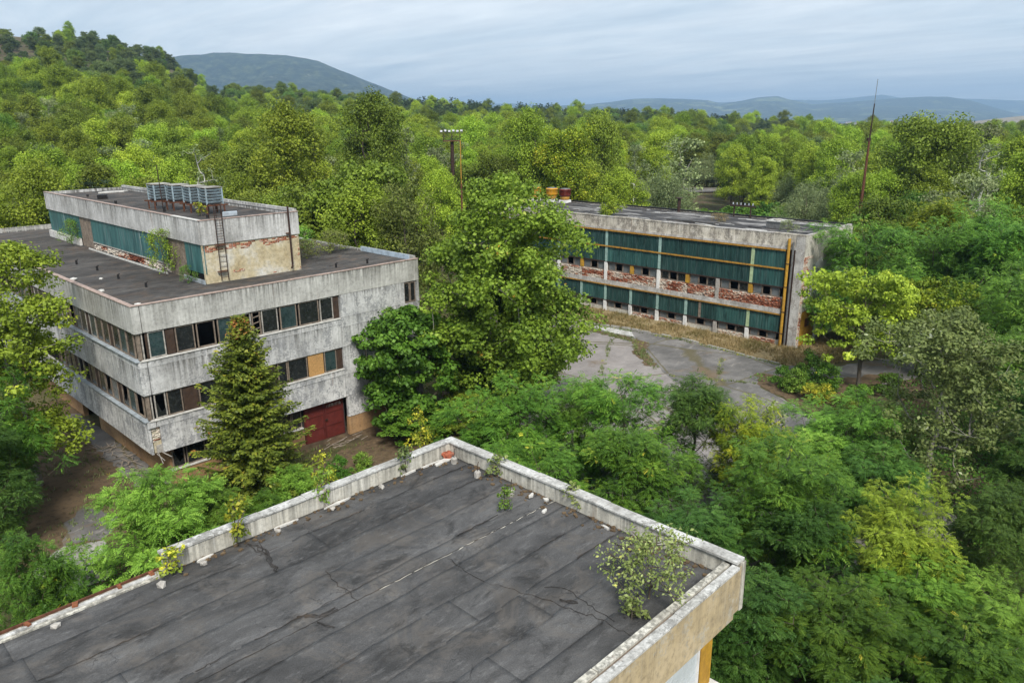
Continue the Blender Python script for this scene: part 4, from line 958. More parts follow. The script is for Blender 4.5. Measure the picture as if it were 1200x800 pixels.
for i in range(60):
    x, y = rk.uniform(65.6, 74.2), rk.uniform(28.2, 66)
    MB().prism(torn(x, y, rk.uniform(.3, 1.6), rk.uniform(.08, .3), 1.57 + rk.uniform(-.4, .4), i), 10.02, 10.045 + i * 0.0007).build('felt_tatter', MAT['conc_coping'] if i % 3 != 1 and i < 46 else (MAT['felt_torn'] if i % 3 == 1 else MAT['felt_a']), B)
MB().box(67.2, 68.4, 37.6, 43.0, 10.05, 10.22).build('roof_light_kerb', MAT['felt'], B)
# drums on B's roof
def drum(x, y, r, h, m1, label):
    e = empty('roof_ventilator', (x, y, 10.03)); tag(e, label, 'ventilator', 'drum ventilators on the long roof'); z = 10.03
    MB().box(x - 0.55, x + 0.55, y - 0.55, y + 0.55, z, z + 0.35).build('kerb', MAT['white_paint'], e)
    MB().lathe((x, y, z), [(0.5, 0.35), (0.55, 0.45), (0.62, 0.78)], 20).build('neck', MAT['yellow_beam'], e, True)
    MB().lathe((x, y, z), [(0.62, 0.78), (r * .92, 0.86), (r, 1.0), (r, h - 0.1), (r * 1.04, h - 0.08), (r * 1.04, h), (r * .9, h + 0.05)], 24).build('drum', m1, e, True)
    MB().lathe((x, y, z + h + 0.05), [(r * 0.85, 0), (r * 0.8, 0.06), (0.15, 0.12)], 20).build('cap', MAT['grey_metal'], e, True)
drum(73.9, 64.6, 0.76, 1.65, MAT['tank_yellow'], 'yellow drum-shaped ventilator on the long roof beside the oxblood one')
drum(73.9, 62.4, 0.76, 1.65, MAT['tank_red'], 'dark oxblood drum-shaped ventilator on the long roof')
drum(73.6, 67.3, 0.8, 1.7, MAT['tank_yellow'], 'orange yellow drum ventilator half hidden behind the big tree top')
e = empty('roof_hatch', (69.4, 31.9, 10.03)); tag(e, 'grey roof hatch with tarry lid at the near end of the long roof', 'hatch')
MB().box(68.6, 70.2, 31.0, 32.8, 10.03, 10.65).build('kerb', MAT['grey_metal'], e); MB().box(68.5, 70.3, 30.9, 32.9, 10.655, 10.75).build('lid', MAT['conc_coping'], e)
MB().prism(torn(69.3, 32.0, .6, .4, .3, 4), 10.755, 10.86).build('lid_debris', MAT['stone'], e)
e = empty('stove_pipe', (74.3, 46.0, 10.03)); tag(e, 'rusty stove pipe with a flat cap rising from the long roof', 'chimney')
MB().tube([(74.3, 46.0, 10.03), (74.3, 46.0, 11.5)], 0.18, 10).build('pipe', MAT['rust_dark'], e); MB().tube([(74.3, 46.0, 11.55), (74.3, 46.0, 11.62)], 0.42, 12).build('cap', MAT['rust_dark'], e)
MB().tube([(74.3, 46.0, 11.45), (74.3, 46.0, 11.56)], 0.05, 6).build('stem', MAT['rust_dark'], e)
e = empty('insulator_frame', (74.6, 38.4, 10.03)); tag(e, 'dark steel frame carrying a row of white insulators behind the long roof', 'power frame')
MB().tube([(74.6, 37.5, 10.03), (74.6, 37.5, 11.1)], 0.08, 6).build('post', MAT['rust_dark'], e); MB().tube([(74.6, 39.4, 10.03), (74.6, 39.4, 11.1)], 0.08, 6).build('post', MAT['rust_dark'], e)
MB().box(74.5, 74.7, 37.0, 39.9, 11.1, 11.26).build('crossbar', MAT['rust_dark'], e)
for k in range(6): MB().lathe((74.6, 37.3 + k * 0.45, 11.27), [(0.03, 0), (0.07, 0.05), (0.04, 0.1), (0.07, 0.15), (0.03, 0.24)], 8).build('insulator', MAT['flash_blue'], e)

# ------------------------------------------------------------------ C: the roof in the foreground
Cb = empty('foreground_block', (14.3, 6.65, 0))
tag(Cb, 'flat-roofed block in the foreground with cream parapet and black felt roof', 'building')
CX0, CX1, CY0, CY1, CZ = -10.0, 14.3, 6.65, 16.65, 10.0
cr_ = Face('y', CX1, Cb, -1); cl = Face('x', CY1, Cb, -1); cn = Face('x', CY0, Cb)
MB().box(CX0 + 0.3, CX1 - 0.27, CY0 + 0.32, CY1 - 0.27, 9.6, 9.985).build('roof_slab', MAT['felt_torn'], Cb)
MB().box(CX0 + 0.1, CX1 - 0.3, CY0 + 0.5, CY1 - 0.3, -0.3, 9.58).build('core_wall', MAT['ochre'], Cb)
# right parapet
for a, b in zip(np.linspace(CY0 + 0.36, CY1, 4)[:-1], np.linspace(CY0 + 0.36, CY1, 4)[1:]): cr_.box('parapet_panel', MAT['conc_parapet'], a + 0.003, b - 0.003, 0.0, 0.24, 9.2, 10.44)
cc = np.linspace(CY0 + 0.02, CY1 + 0.03, 9)
for a, b in zip(cc[:-1], cc[1:]):
    j = RNG.uniform(-.012, .012); cr_.box('coping', MAT['conc_coping'], a + 0.005, b - 0.005, -0.04 + j, 0.29 + j, 10.445, 10.5 + RNG.uniform(-.006, .012), bevel=0.008)
# left parapet
for a, b in zip(np.linspace(5.3, CX1 - 0.245, 4)[:-1], np.linspace(5.3, CX1 - 0.245, 4)[1:]): cl.box('parapet_panel', MAT['conc_parapet'], a + 0.003, b - 0.003, 0.0, 0.22, 9.2, 10.44)
cc = np.linspace(5.25, CX1 - 0.3, 8)
for a, b in zip(cc[:-1], cc[1:]):
    j = RNG.uniform(-.012, .012); cl.box('coping', MAT['conc_coping'], a + 0.005, b - 0.005, -0.03 + j, 0.25 + j, 10.445, 10.5 + RNG.uniform(-.006, .012), bevel=0.008)
# broken low edge further left
cl.box('low_edge', MAT['conc_parapet'], CX0, 5.26, 0.0, 0.34, 9.2, 10.06)
cl.box('low_edge_strip', MAT['conc_coping'], CX0, 5.1, 0.16, 0.26, 10.064, 10.09)
cl.box('low_edge_strip', MAT['rust'], CX0, 5.2, 0.03, 0.07, 10.064, 10.12)
for x in (0.6, 1.55, 2.5, 3.4, 4.3, 5.0):
    o = MB().obox((x, CY1 - 0.15, 10.1), 0.03 + RNG.random() * .04, 0.08, 0.03, Matrix.Rotation(RNG.uniform(-.4, .4), 3, 'Z')).build('rusty_clip', MAT['rust_orange'], Cb)
# near edge: a double coping over the ochre fascia
for a, b in zip(np.linspace(CX0, CX1 - 0.3, 11)[:-1], np.linspace(CX0, CX1 - 0.3, 11)[1:]):
    j = RNG.uniform(-.01, .01)
    cn.box('coping', MAT['conc_coping'], a + 0.005, b - 0.005, -0.05 + j, 0.14 + j, 10.37, 10.43 + RNG.uniform(-.006, .01), bevel=0.008)
    cn.box('coping', MAT['conc_parapet'], a + 0.02, b - 0.005, 0.2 - j, 0.36 - j, 10.35, 10.41 + RNG.uniform(-.006, .012), bevel=0.008)
    cn.box('coping_bed', MAT['wood_frame'], a, b - 0.004, 0.02, 0.33, 9.9, 10.345)
cc = np.linspace(CX1 - 0.12, CX0, 8)[::-1]
for a, b in zip(cc[:-1], cc[1:]): cn.box('fascia_panel', MAT['ochre'], a + 0.004, b - 0.004, 0.0, 0.018, 9.22, 10.365)
MB().box(CX1 - 0.11, CX1 + 0.03, CY0 - 0.02, CY0 + 0.34, 9.2, 10.44).build('corner_panel', MAT['conc_parapet'], Cb)
# upper windows under the near fascia
cw = Face('x', CY0 + 0.3, Cb)
MB().box(CX0 + 0.2, CX1 - 0.3, CY0 + 0.02, CY0 + 0.5, 9.05, 9.2).build('soffit', MAT['ochre'], Cb)
for z0 in (7.3, 3.9, 0.7):
    x = 13.2
    cw.box('sill', MAT['flash_white'], CX0 + 0.3, 13.9, -0.2, 0.2, z0 - 0.12, z0 - 0.02)
    while x > CX0 + 2:
        cw.window(x - 1.5, x, z0, z0 + 1.72, 'curtain' if x > 13 else 'glass', d=0.08, frame='white_paint'); x -= 1.6
    cw.box('yellow_panel', MAT['yellow'], 13.25, 13.75, 0.05, 0.2, z0, z0 + 1.72)
ce = Face('y', CX1 - 0.3, Cb, -1)
for z0 in (7.3, 3.9, 0.7):
    y = 8.0
    while y < 15.2: ce.window(y, y + 1.4, z0, z0 + 1.6, 'glass', d=-0.06, frame='wood_frame'); y += 1.9
# felt strips, laid along the roof, each a little proud of the next
fr_ = np.random.RandomState(6)
ys = np.linspace(CY0 + 0.34, CY1 - 0.24, 11)
for i, (a, b) in enumerate(zip(ys[:-1], ys[1:])):
    cuts = [CX0 + 0.3]
    while cuts[-1] < CX1 - 4: cuts.append(cuts[-1] + fr_.uniform(6, 13))
    cuts[-1] = CX1 - 0.25
    for j, (x0, x1) in enumerate(zip(cuts[:-1], cuts[1:])):
        nx = int((x1 - x0 + 0.1) / 0.14); ny = 9
        X = np.linspace(x0, x1 + (0.09 if j < len(cuts) - 2 else 0), nx)[:, None] + np.zeros((1, ny)); Y = np.linspace(a - 0.0, b + (0.07 if i < 9 else 0), ny)[None, :] + 0 * X
        Y = Y + (0.05 * (vnoise(X * 0.6 + i * 7, 0 * X + i) - 0.5) + 0.04 * (vnoise(X * 3 + i * 3, 0 * X + i) - 0.5)) * (1 if 0 < i < 9 else 0.2)
        t = np.linspace(0, 1, ny)[None, :]
        wr_ = np.abs(vnoise(X * 0.9 + 31 * i + 3 * j, Y * 1.6) - 0.5); ridge_ = np.exp(-(wr_ / 0.03) ** 2) * (vnoise(X * .35 + 9, Y * .35 + i) > 0.52)
        Zs = 9.99 + 0.006 + 0.009 * t + 0.012 * ((np.arange(nx) / nx)[:, None] > 0.93 if j < len(cuts) - 2 else 0) + 0.03 * fbm(X * 0.7, Y * 0.7 + 3 * i, 3) + 0.018 * ridge_ + 0.02
        Zs = Zs + 0.001 * ((i * 3 + j) % 4)
        V = np.stack([X, Y, Zs], -1).reshape(-1, 3)
        sk = []; F4 = grid_faces(nx, ny)
        n0 = len(V); edge = [k for k in range(ny)] + [k * ny + ny - 1 for k in range(1, nx)] + [(nx - 1) * ny + k for k in range(ny - 2, -1, -1)] + [k * ny for k in range(nx - 2, 0, -1)]
        low = V[edge].copy(); low[:, 2] = 9.986
        V = np.concatenate([V, low]); m_ = len(edge)
        sk = np.array([(edge[k], n0 + k, n0 + (k + 1) % m_, edge[(k + 1) % m_]) for k in range(m_)])
        me = mesh_np('felt_strip', V - np.array(Cb.location), np.concatenate([F4, sk]), MAT['felt'], False)
        if me.polygons[0].normal.z < 0: me.flip_normals()
        o = bpy.data.objects.new('felt_strip', me); COL.objects.link(o); o.parent = Cb
# flaws of the roof: open seams, tears, tar ridges
sr = random.Random(31)
def ribbon(name, pts, w, z, mat, h=0.02, jit=0.05):
    m = MB(); P = []
    for (x0, y0), (x1, y1) in zip(pts[:-1], pts[1:]):
        k = max(2, int(math.hypot(x1 - x0, y1 - y0) / 0.12))
        P += [(x0 + (x1 - x0) * q / k + sr.uniform(-jit, jit), y0 + (y1 - y0) * q / k + sr.uniform(-jit, jit)) for q in range(k)]
    P.append(pts[-1])
    L = []; R_ = []
    for i, p in enumerate(P):
        q = Vector(P[min(i + 1, len(P) - 1)]) - Vector(P[max(i - 1, 0)]); nrm = Vector((-q.y, q.x)).normalized(); ww = w * sr.uniform(.45, 1.3) * (0.3 if i in (0, len(P) - 1) else 1)
        L.append((p[0] + nrm.x * ww, p[1] + nrm.y * ww, z)); R_.append((p[0] - nrm.x * ww, p[1] - nrm.y * ww, z))
    top = [(p[0], p[1], z + h * sr.uniform(.5, 1.2)) for p in P]; n = len(P)
    m.add(L + top + R_, [(i, n + i, n + i + 1, i + 1) for i in range(n - 1)] + [(n + i, 2 * n + i, 2 * n + i + 1, n + i + 1) for i in range(n - 1)])
    return m.build(name, mat, Cb)
ZF = 10.028
x = 8.3
ribbon('open_seam', [(2.0, 12.42), (8.3, 12.3), (13.9, 12.13)], 0.01, ZF - 0.002, MAT['felt_torn'], 0.014, 0.012)
while x < 13.9:
    L = sr.uniform(.08, .5); ribbon('open_seam', [(x, 12.28 - (x - 8.3) * 0.03 + sr.uniform(-.02, .02)), (x + L, 12.28 - (x + L - 8.3) * 0.03 + sr.uniform(-.02, .02))], sr.uniform(.006, .014), ZF, MAT['conc_parapet'], 0.01, 0.014); x += L + sr.uniform(.01, .2)
for c in (((10.19, 12.12), (10.08, 10.97), (10.25, 10.32), (10.56, 9.32), (10.86, 8.15), (10.84, 7.2)), ((10.91, 9.63), (11.17, 9.35), (11.08, 8.55), (10.99, 7.81)), ((7.86, 13.81), (7.76, 12.95), (7.75, 12.28))):
    ribbon('tar_ridge', c, 0.008, ZF, MAT['felt_torn'], 0.016, 0.05)
for i_, yy in enumerate(ys[1:-1]):
    x = CX0 + 1
    while x < CX1 - 0.6:
        L = sr.uniform(.4, 2.2)
        if sr.random() < 0.4: ribbon('lifted_lap', [(x, yy + 0.05), (min(x + L, CX1 - .4), yy + 0.05)], sr.uniform(.005, .016), ZF + 0.002, MAT['felt_torn'] if sr.random() < .7 else MAT['felt_a'], sr.uniform(.008, .022), 0.03)
        x += L + sr.uniform(.1, 1.2)
for c, w in ((((7.16, 16.1), (7.25, 15.5), (7.12, 14.6)), .07), (((7.3, 16.0), (7.3, 15.4)), .05), (((6.6, 12.6), (7.0, 12.3), (7.2, 12.4)), .08), (((6.7, 12.2), (6.9, 11.9)), .07), (((13.35, 9.6), (13.3, 9.1)), .04), (((10.7, 9.1), (10.95, 8.7)), .04)):
    for q in range(2): ribbon('felt_tear', [(x + sr.uniform(-.1, .1), y + sr.uniform(-.1, .1)) for x, y in c], w * sr.uniform(.2, .55), ZF + 0.004 * q, MAT['felt_torn'], 0.03, 0.06)
for i, (x, y, L, w, a) in enumerate(((13.75, 16.2, .55, .14, .1), (13.2, 16.3, .5, .05, 0), (12.4, 16.33, .35, .04, 0), (9.9, 16.3, .5, .06, 0.03), (8.3, 16.32, .4, .05, 0), (6.2, 16.3, .3, .05, .1), (13.8, 12.75, .14, .07, .4), (13.9, 12.3, .12, .08, 1.2), (13.4, 11.9, .15, .06, .2), (13.85, 10.2, .18, .05, 1.5))):
    MB().prism(torn(x, y, L, w, a, 80 + i, 9), 10.03, 10.08).build('flashing_scrap', MAT['flash_white'], Cb)
brk = random.Random(2)
m = MB()
for k in range(14): m.obox((14.05 - brk.random() * .28, 16.42 - brk.random() * .2, 10.06 + brk.random() * .16), 0.1, 0.05, 0.03, Matrix.Rotation(brk.uniform(-1, 1), 3, 'Z'))
m.build('exposed_brick', MAT['brick_red'], Cb)
m = MB()
for k in range(260):
    t = brk.random(); x, y = (14.0 - brk.random() ** 2 * .5, 7.2 + t * 9) if brk.random() < .6 else (5.5 + t * 8.3, 16.38 - brk.random() ** 2 * .4)
    s = brk.uniform(.01, .04); m.obox((x, y, 10.045), s * 1.5, s, s * .5, Matrix.Rotation(brk.uniform(0, 3), 3, 'Z'))
o = m.build('roof_rubble', MAT['litter'], Cb); tag(o, kind='stuff')
# small things on C's roof
for i, (x, y) in enumerate(((13.75, 15.9), (13.6, 14.7), (13.45, 13.2))):
    e = empty('roof_anchor', (x, y, 10.03)); tag(e, ['concrete anchor block with wire stub in the far corner of the foreground roof', 'concrete anchor block with wire stub, middle of three on the foreground roof', 'concrete anchor block with wire stub beside the small green weed'][i], 'anchor block', 'anchor blocks on the foreground roof')
    MB().lathe((x, y, 10.02), [(0.1, 0), (0.1, 0.16), (0.07, 0.2)], 7).build('block', MAT['stone'], e); MB().tube([(x, y, 10.2), (x + 0.02, y, 10.42), (x + 0.05, y + .01, 10.5)], 0.012, 5).build('wire', MAT['rust_dark'], e)
for i, (x, y, s) in enumerate(((11.25, 16.2, .11), (9.6, 16.15, .1), (8.0, 16.15, .09), (6.05, 16.1, .1), (2.9, 16.1, .1), (5.0, 15.95, .12))):
    stone('rubble_stone', x, y, 10.03, s, MAT['stone'], ['lump of stone by the left parapet, nearest the far corner', 'lump of stone by the left parapet, second from the far corner', 'lump of stone by the left parapet beside the yellow weed', 'pale stone near the broken end of the left parapet', 'pale stone lying by the low rusty roof edge', 'brownish stone by the rusty strip where the parapet ends'][i], 'stone', 'stones on the foreground roof', 20 + i, 0.9)

# ------------------------------------------------------------------ masts and lamps beyond the buildings
e = empty('radio_mast', (95.5, 33.8, 0)); tag(e, 'tall thin rusty mast leaning slightly above the trees right of the long hall', 'mast')
MB().tube([(95.5, 33.8, 0), (95.5, 33.8, 10), (95.45, 33.7, 17.5)], [0.2, 0.18, 0.13], 8).build('pole', MAT['rust'], e)
MB().tube([(95.45, 33.7, 17.5), (95.4, 33.6, 21.6)], [0.09, 0.06], 6).build('upper_pole', MAT['rust_dark'], e); MB().tube([(95.4, 33.6, 21.6), (95.38, 33.55, 24.3)], 0.03, 5).build('whip', MAT['grey_metal'], e)
for z in (10, 17.4): MB().tube([(95.5, 33.8, z), (95.49, 33.79, z + 0.35)], 0.25, 8).build('joint_collar', MAT['rust_dark'], e)
fx, fy = 69.7, 78.9
e = empty('floodlight_mast', (fx, fy, 0)); tag(e, 'floodlight mast with a rusty platform and white lamps above the trees', 'floodlight')
MB().tube([(fx, fy, 0), (fx, fy, 17.4)], [0.32, 0.24], 10).build('mast', MAT['rust_dark'], e)
r2 = Vector((RT[0], RT[1], 0)); f2 = Vector((FH[0], FH[1], 0)); Rm = Matrix(((r2.x, f2.x, 0), (r2.y, f2.y, 0), (0, 0, 1)))
cp = Vector((fx, fy, 0))
MB().obox(cp + Vector((0, 0, 17.5)), 1.15, 0.6, 0.06, Rm).build('platform', MAT['rust'], e)
m = MB()
for s_ in (-1.1, 0, 1.1):
    for d in (-.55, .55): p = cp + r2 * s_ + f2 * d; m.tube([p + Vector((0, 0, 17.5)), p + Vector((0, 0, 18.5))], 0.03, 5)
for d in (-.55, .55): m.bar(cp + r2 * -1.3 + f2 * d + Vector((0, 0, 18.1)), cp + r2 * 1.3 + f2 * d + Vector((0, 0, 18.1)), 0.04, 0.04); m.bar(cp + r2 * -1.5 + f2 * d + Vector((0, 0, 18.5)), cp + r2 * 1.5 + f2 * d + Vector((0, 0, 18.5)), 0.05, 0.05)
m.build('railing', MAT['rust_dark'], e)
for k in range(6):
    p = cp + r2 * (-1.35 + 0.54 * k) - f2 * 0.6 + Vector((0, 0, 18.75 + 0.06 * (k % 2)))
    MB().obox(p, 0.15, 0.11, 0.13, Rm @ Matrix.Rotation(-0.5, 3, 'X')).build('lamp_head', MAT['lamp_white'], e)
e = empty('signal_pole', (63.8, 70.7, 0)); tag(e, 'slim pole painted yellow above and rusty brown below, by the floodlight mast', 'pole')
MB().tube([(63.8, 70.7, 0), (63.8, 70.7, 12.6)], 0.11, 8).build('lower_pole', MAT['rust'], e); MB().tube([(63.8, 70.7, 12.6), (63.8, 70.7, 17.8)], 0.06, 6).build('upper_pole', MAT['yellow_beam'], e)
q = fwd(748, 150); e = empty('street_lamp', q); tag(e, 'small white street lamp standing before the far trees', 'street lamp')
MB().tube([q, (q[0], q[1], q[2] + 7)], 0.09, 6).build('post', MAT['white_paint'], e); MB().tube([(q[0], q[1], q[2] + 7), (q[0] - 0.6 * RT[0], q[1] - 0.6 * RT[1], q[2] + 7.15)], 0.06, 6).build('arm', MAT['white_paint'], e)
MB().obox(Vector((q[0] - 0.95 * RT[0], q[1] - 0.95 * RT[1], q[2] + 7.2)), 0.45, 0.2, 0.1, Rm).build('lamp_head', MAT['lamp_white'], e)

# broken kerb between the road and the verge
kb = empty('kerb', (59.1, 46.0, 0)); tag(kb, kind='structure')
kp = [(58.95, 51.5), (59.0, 46.3), (60.1, 41.9), (60.6, 36.4), (59.7, 30.4), (59.25, 26.0)]; kr = random.Random(6)
for (x0, y0), (x1, y1) in zip(kp[:-1], kp[1:]):
    L = math.hypot(x1 - x0, y1 - y0); n = int(L / 1.0); a = math.atan2(y1 - y0, x1 - x0)
    for k in range(n):
        if kr.random() < 0.22: continue
        t = (k + 0.5) / n
        MB().obox((x0 + (x1 - x0) * t + kr.uniform(-.04, .04), y0 + (y1 - y0) * t, 0.035 + kr.uniform(-.03, .03)), 0.47, 0.09, 0.09, Matrix.Rotation(a + kr.uniform(-.05, .05), 3, 'Z') @ Matrix.Rotation(kr.uniform(-.1, .1), 3, 'X')).build('kerb_stone', MAT['yard_slab'], kb, bevel=0.012)

# ------------------------------------------------------------------ vegetation
def norm(a): return a / np.maximum(np.linalg.norm(a, axis=-1, keepdims=True), 1e-9)
def add_tint(me, t):
    at = me.attributes.new('tint', 'FLOAT', 'POINT'); at.data.foreach_set('value', np.clip(t, 0, 1).astype(np.float32))
def quads(P, A, B, Nn, l, w, bend, tint, name, mat):
    """one folded rhombic leaf per point: A along, B across, Nn normal"""
    l = l[:, None]; w = w[:, None]
    V = np.stack([P - A * l * 0.5, P + B * w * 0.5 + Nn * bend * w, P + A * l * 0.5, P - B * w * 0.5 + Nn * bend * w], 1).reshape(-1, 3)
    F4 = np.arange(len(V)).reshape(-1, 4)
    me = mesh_np(name, V, F4, mat, False); add_tint(me, np.repeat(tint, 4)); return me
def profile(shape, u):
    u = np.clip(u, 0.001, 0.999)
    k = {'round': 0.85, 'poplar': 0.72, 'wide': 1.15, 'column': 0.85, 'dome': 0.74}
    if shape == 'low': return (1 - u ** 2.2) ** 0.6
    v = u ** k[shape]; return np.sqrt(4 * v * (1 - v)) ** (0.9 if shape == 'poplar' else 0.75)
def clumps(r, n, h, R, cb, shape, lobes=0.28, inner=0.5, blob=0.42):
    """centres of leaf clumps: billows of different height make up the crown"""
    ph = r.rand(6) * 6.28; am = r.rand(6) * lobes
    def env(m, kk):
        out = []
        while len(out) < m:
            u = r.rand(); p = float(profile(shape, u))
            if r.rand() > p: continue
            a = r.rand() * 6.283
            lob = 1 + sum(am[k] * math.cos((k + 1) * a + ph[k] + 3 * u * (k % 3)) for k in range(6)) * 0.55
            rho = R * p * lob * (r.rand() ** kk) * r.uniform(0.85, 1.08)
            out.append((rho * math.cos(a), rho * math.sin(a), cb + (h - cb) * u * r.uniform(0.96, 1.03)))
        return np.array(out)
    nb = int(np.clip(4.5 * (h - cb) / (R * 2) + 9, 9, 26))
    Bc = env(nb * 2, 0.4); rb = R * blob * r.uniform(0.7, 1.2, nb * 2)
    Bc[:, :2] *= 0.86; Bc[:, 2] = np.minimum(Bc[:, 2], h - rb * 0.8)
    m = int(n * 0.72); bi = r.choice(nb * 2, m, p=rb ** 2 / (rb ** 2).sum())
    d = norm(r.randn(m, 3)); d[:, 2] = np.where(d[:, 2] < -0.35, -d[:, 2] * 0.8, d[:, 2])
    Cb_ = Bc[bi] + d * (rb[bi] * r.uniform(0.75, 1.05, m))[:, None] * np.array([1, 1, 1.1])
    Cb_[:, 2] = np.maximum(Cb_[:, 2], cb)
    return np.concatenate([Cb_, env(n - m, inner)])
def skeleton(r, C, h, top=0.8, rt=0.16, lean=0.04, tip=0.012, limbs=2):
    """trunk plus limbs that reach every clump; returns vertices/faces"""
    nodes = []; par = []
    nt = 9; off = r.randn(2) * lean * h
    for i in range(nt):
        q = i / (nt - 1); nodes.append(np.array([off[0] * q ** 1.5 + r.randn() * .012 * h * q, off[1] * q ** 1.5 + r.randn() * .012 * h * q, h * top * q])); par.append(i - 1)
    order = np.argsort(np.hypot(C[:, 0], C[:, 1]) + 0.3 * C[:, 2])
    ends = []
    for c in C[order]:
        N = np.array(nodes); d = np.linalg.norm(N - c, axis=1); drop = c[2] - N[:, 2]
        cost = d + np.where(drop < 0.12 * d, 1.2 * d, 0) + np.where(np.arange(len(N)) < 2, h, 0)
        k = int(np.argmin(cost)); p = nodes[k]
        mid = (p + c) / 2 + r.randn(3) * 0.06 * d[k] + np.array([0, 0, -0.06 * d[k]])
        nodes.append(mid); par.append(k); nodes.append(c * 1.0); par.append(len(nodes) - 2); ends.append(len(nodes) - 1)
    cnt = np.ones(len(nodes))
    for i in range(len(nodes) - 1, 0, -1):
        if par[i] >= 0: cnt[par[i]] += cnt[i]
    rad = np.maximum(tip, rt * np.sqrt(cnt / cnt[0]))
    for i in range(nt): rad[i] = max(rad[i], rt * (1 - 0.85 * i / (nt - 1)))
    rad[0] *= 1.35
    V = []; Fq = []
    def ring(p, d, rr, n):
        a = np.cross(d, [0.3, 0.5, 0.81]); a /= np.linalg.norm(a) + 1e-9; b = np.cross(d, a)
        return [p + rr * (a * math.cos(2 * math.pi * k / n) + b * math.sin(2 * math.pi * k / n)) for k in range(n)]
    for i in range(1, len(nodes)):
        p, q = nodes[par[i]], nodes[i]; d = q - p; L = np.linalg.norm(d)
        if L < 1e-5: continue
        d = d / L; n = 7 if i < nt else (5 if rad[i] > 0.04 else 4); e = len(V)
        rp = rad[par[i]] if (i < nt) else min(rad[par[i]], rad[i] * 1.35)
        V += ring(p, d, rp, n) + ring(q, d, rad[i] if i < nt else rad[i] * 0.85, n)
        Fq += [(e + k, e + (k + 1) % n, e + n + (k + 1) % n, e + n + k) for k in range(n)]
    return np.array(V), np.array(Fq)
def make_tree(seed, h, R, cb, shape='round', n_cl=200, per=60, ls=0.28, cr=0.75, flat=0.6, rt=0.16, asp=0.75, frond=False, up=0.55, sparse=0.0, top=0.8, lobes=0.28, inner=0.5, droop=0.0, lean=0.04, barkm='bark', mat='lf_broad', tintsd=0.13, leafsd=0.13):
    r = np.random.RandomState(seed)
    C = clumps(r, n_cl, h - cr * flat * 0.6, R - cr * 0.5, cb + cr * 0.4, shape, lobes, inner)
    V, Fq = skeleton(r, C[:: max(1, n_cl // 130)], h, top, rt, lean)
    tm = mesh_np('trunk', V, Fq, MAT[barkm], True)
    N = n_cl * per
    ci = np.repeat(np.arange(n_cl), per)
    if sparse: keep = r.rand(N) > sparse; ci = ci[keep]; N = len(ci)
    csz = cr * r.uniform(0.65, 1.25, n_cl); ct = r.randn(n_cl) * tintsd
    dirs = norm(r.randn(N, 3)); rad = r.rand(N) ** 0.45
    off = dirs * rad[:, None] * csz[ci][:, None] * np.array([1, 1, flat])
    off[:, 2] -= droop * csz[ci] * r.rand(N) ** 2 * 2
    P = C[ci] + off
    tint = 0.46 + ct[ci] + r.randn(N) * leafsd
    if not frond:
        Nn = norm(dirs * 0.55 + np.array([0, 0, up]) + r.randn(N, 3) * 0.45)
        A = norm(np.cross(Nn, r.randn(N, 3))); A[:, 2] -= droop * 0.8; A = norm(A); B = norm(np.cross(Nn, A))
        l = ls * r.uniform(0.65, 1.3, N); cm = quads(P, A, B, norm(np.cross(A, B)), l, l * asp, 0.18, tint, 'crown', MAT[mat])
    else:
        K = 5; out = norm(dirs * np.array([1, 1, 0.3]) + norm(P * np.array([1, 1, 0])) * 0.5 + r.randn(N, 3) * 0.25); out[:, 2] = out[:, 2] * 0.9 + 0.08 + r.randn(N) * 0.25; out = norm(out)
        side = norm(np.cross(out, np.array([0, 0, 1.0]) + r.randn(N, 3) * 0.5)); L = ls * r.uniform(0.7, 1.25, N)
        PP = []; AA = []; BB = []; ll = []; ww = []; tt = []
        for k in range(K):
            s = (k + 0.6) / K
            for sg in (-1, 1):
                base = P + out * (L * s)[:, None]; base[:, 2] -= L * 0.28 * s * s
                A = norm(side * sg * 0.85 + out * 0.45 + np.array([0, 0, -0.22]) + r.randn(N, 3) * 0.08); wl_ = L * (0.34 - 0.12 * abs(s - 0.45))
                PP.append(base + A * (wl_ * 0.5)[:, None]); AA.append(A); BB.append(norm(np.cross(A, np.array([0, 0, 1.0]) + r.randn(N, 3) * 0.15))); ll.append(wl_); ww.append(wl_ * 0.5); tt.append(tint)
        PP, AA, BB = (np.concatenate(q) for q in (PP, AA, BB)); ll, ww, tt = (np.concatenate(q) for q in (ll, ww, tt))
        Nn = norm(np.cross(AA, BB)); Nn[Nn[:, 2] < 0] *= -1
        cm = quads(PP, AA, BB, Nn, ll, ww, -0.06, tt, 'crown', MAT[mat])
    return dict(trunk=tm, crown=cm, h=h, r=R)
def set_mat(o, mat):
    o.material_slots[0].link = 'OBJECT'; o.material_slots[0].material = MAT[mat]
def place(proto, name, x, y, h, R, label, cat, mat=None, rz=None, group=None, z=None, barkm=None, sink=0.05):
    e = empty(name, (x, y, (T0(x, y) if z is None else z) - sink), RNG.uniform(0, 6.28) if rz is None else rz)
    k = R / proto['r']; e.scale = (k, k, h / proto['h'])
    tag(e, label, cat, group)
    for nm in ('trunk', 'crown'):
        o = bpy.data.objects.new(nm, proto[nm]); COL.objects.link(o); o.parent = e
        if nm == 'crown' and mat: set_mat(o, mat)
        if nm == 'trunk' and barkm: set_mat(o, barkm)
    return e

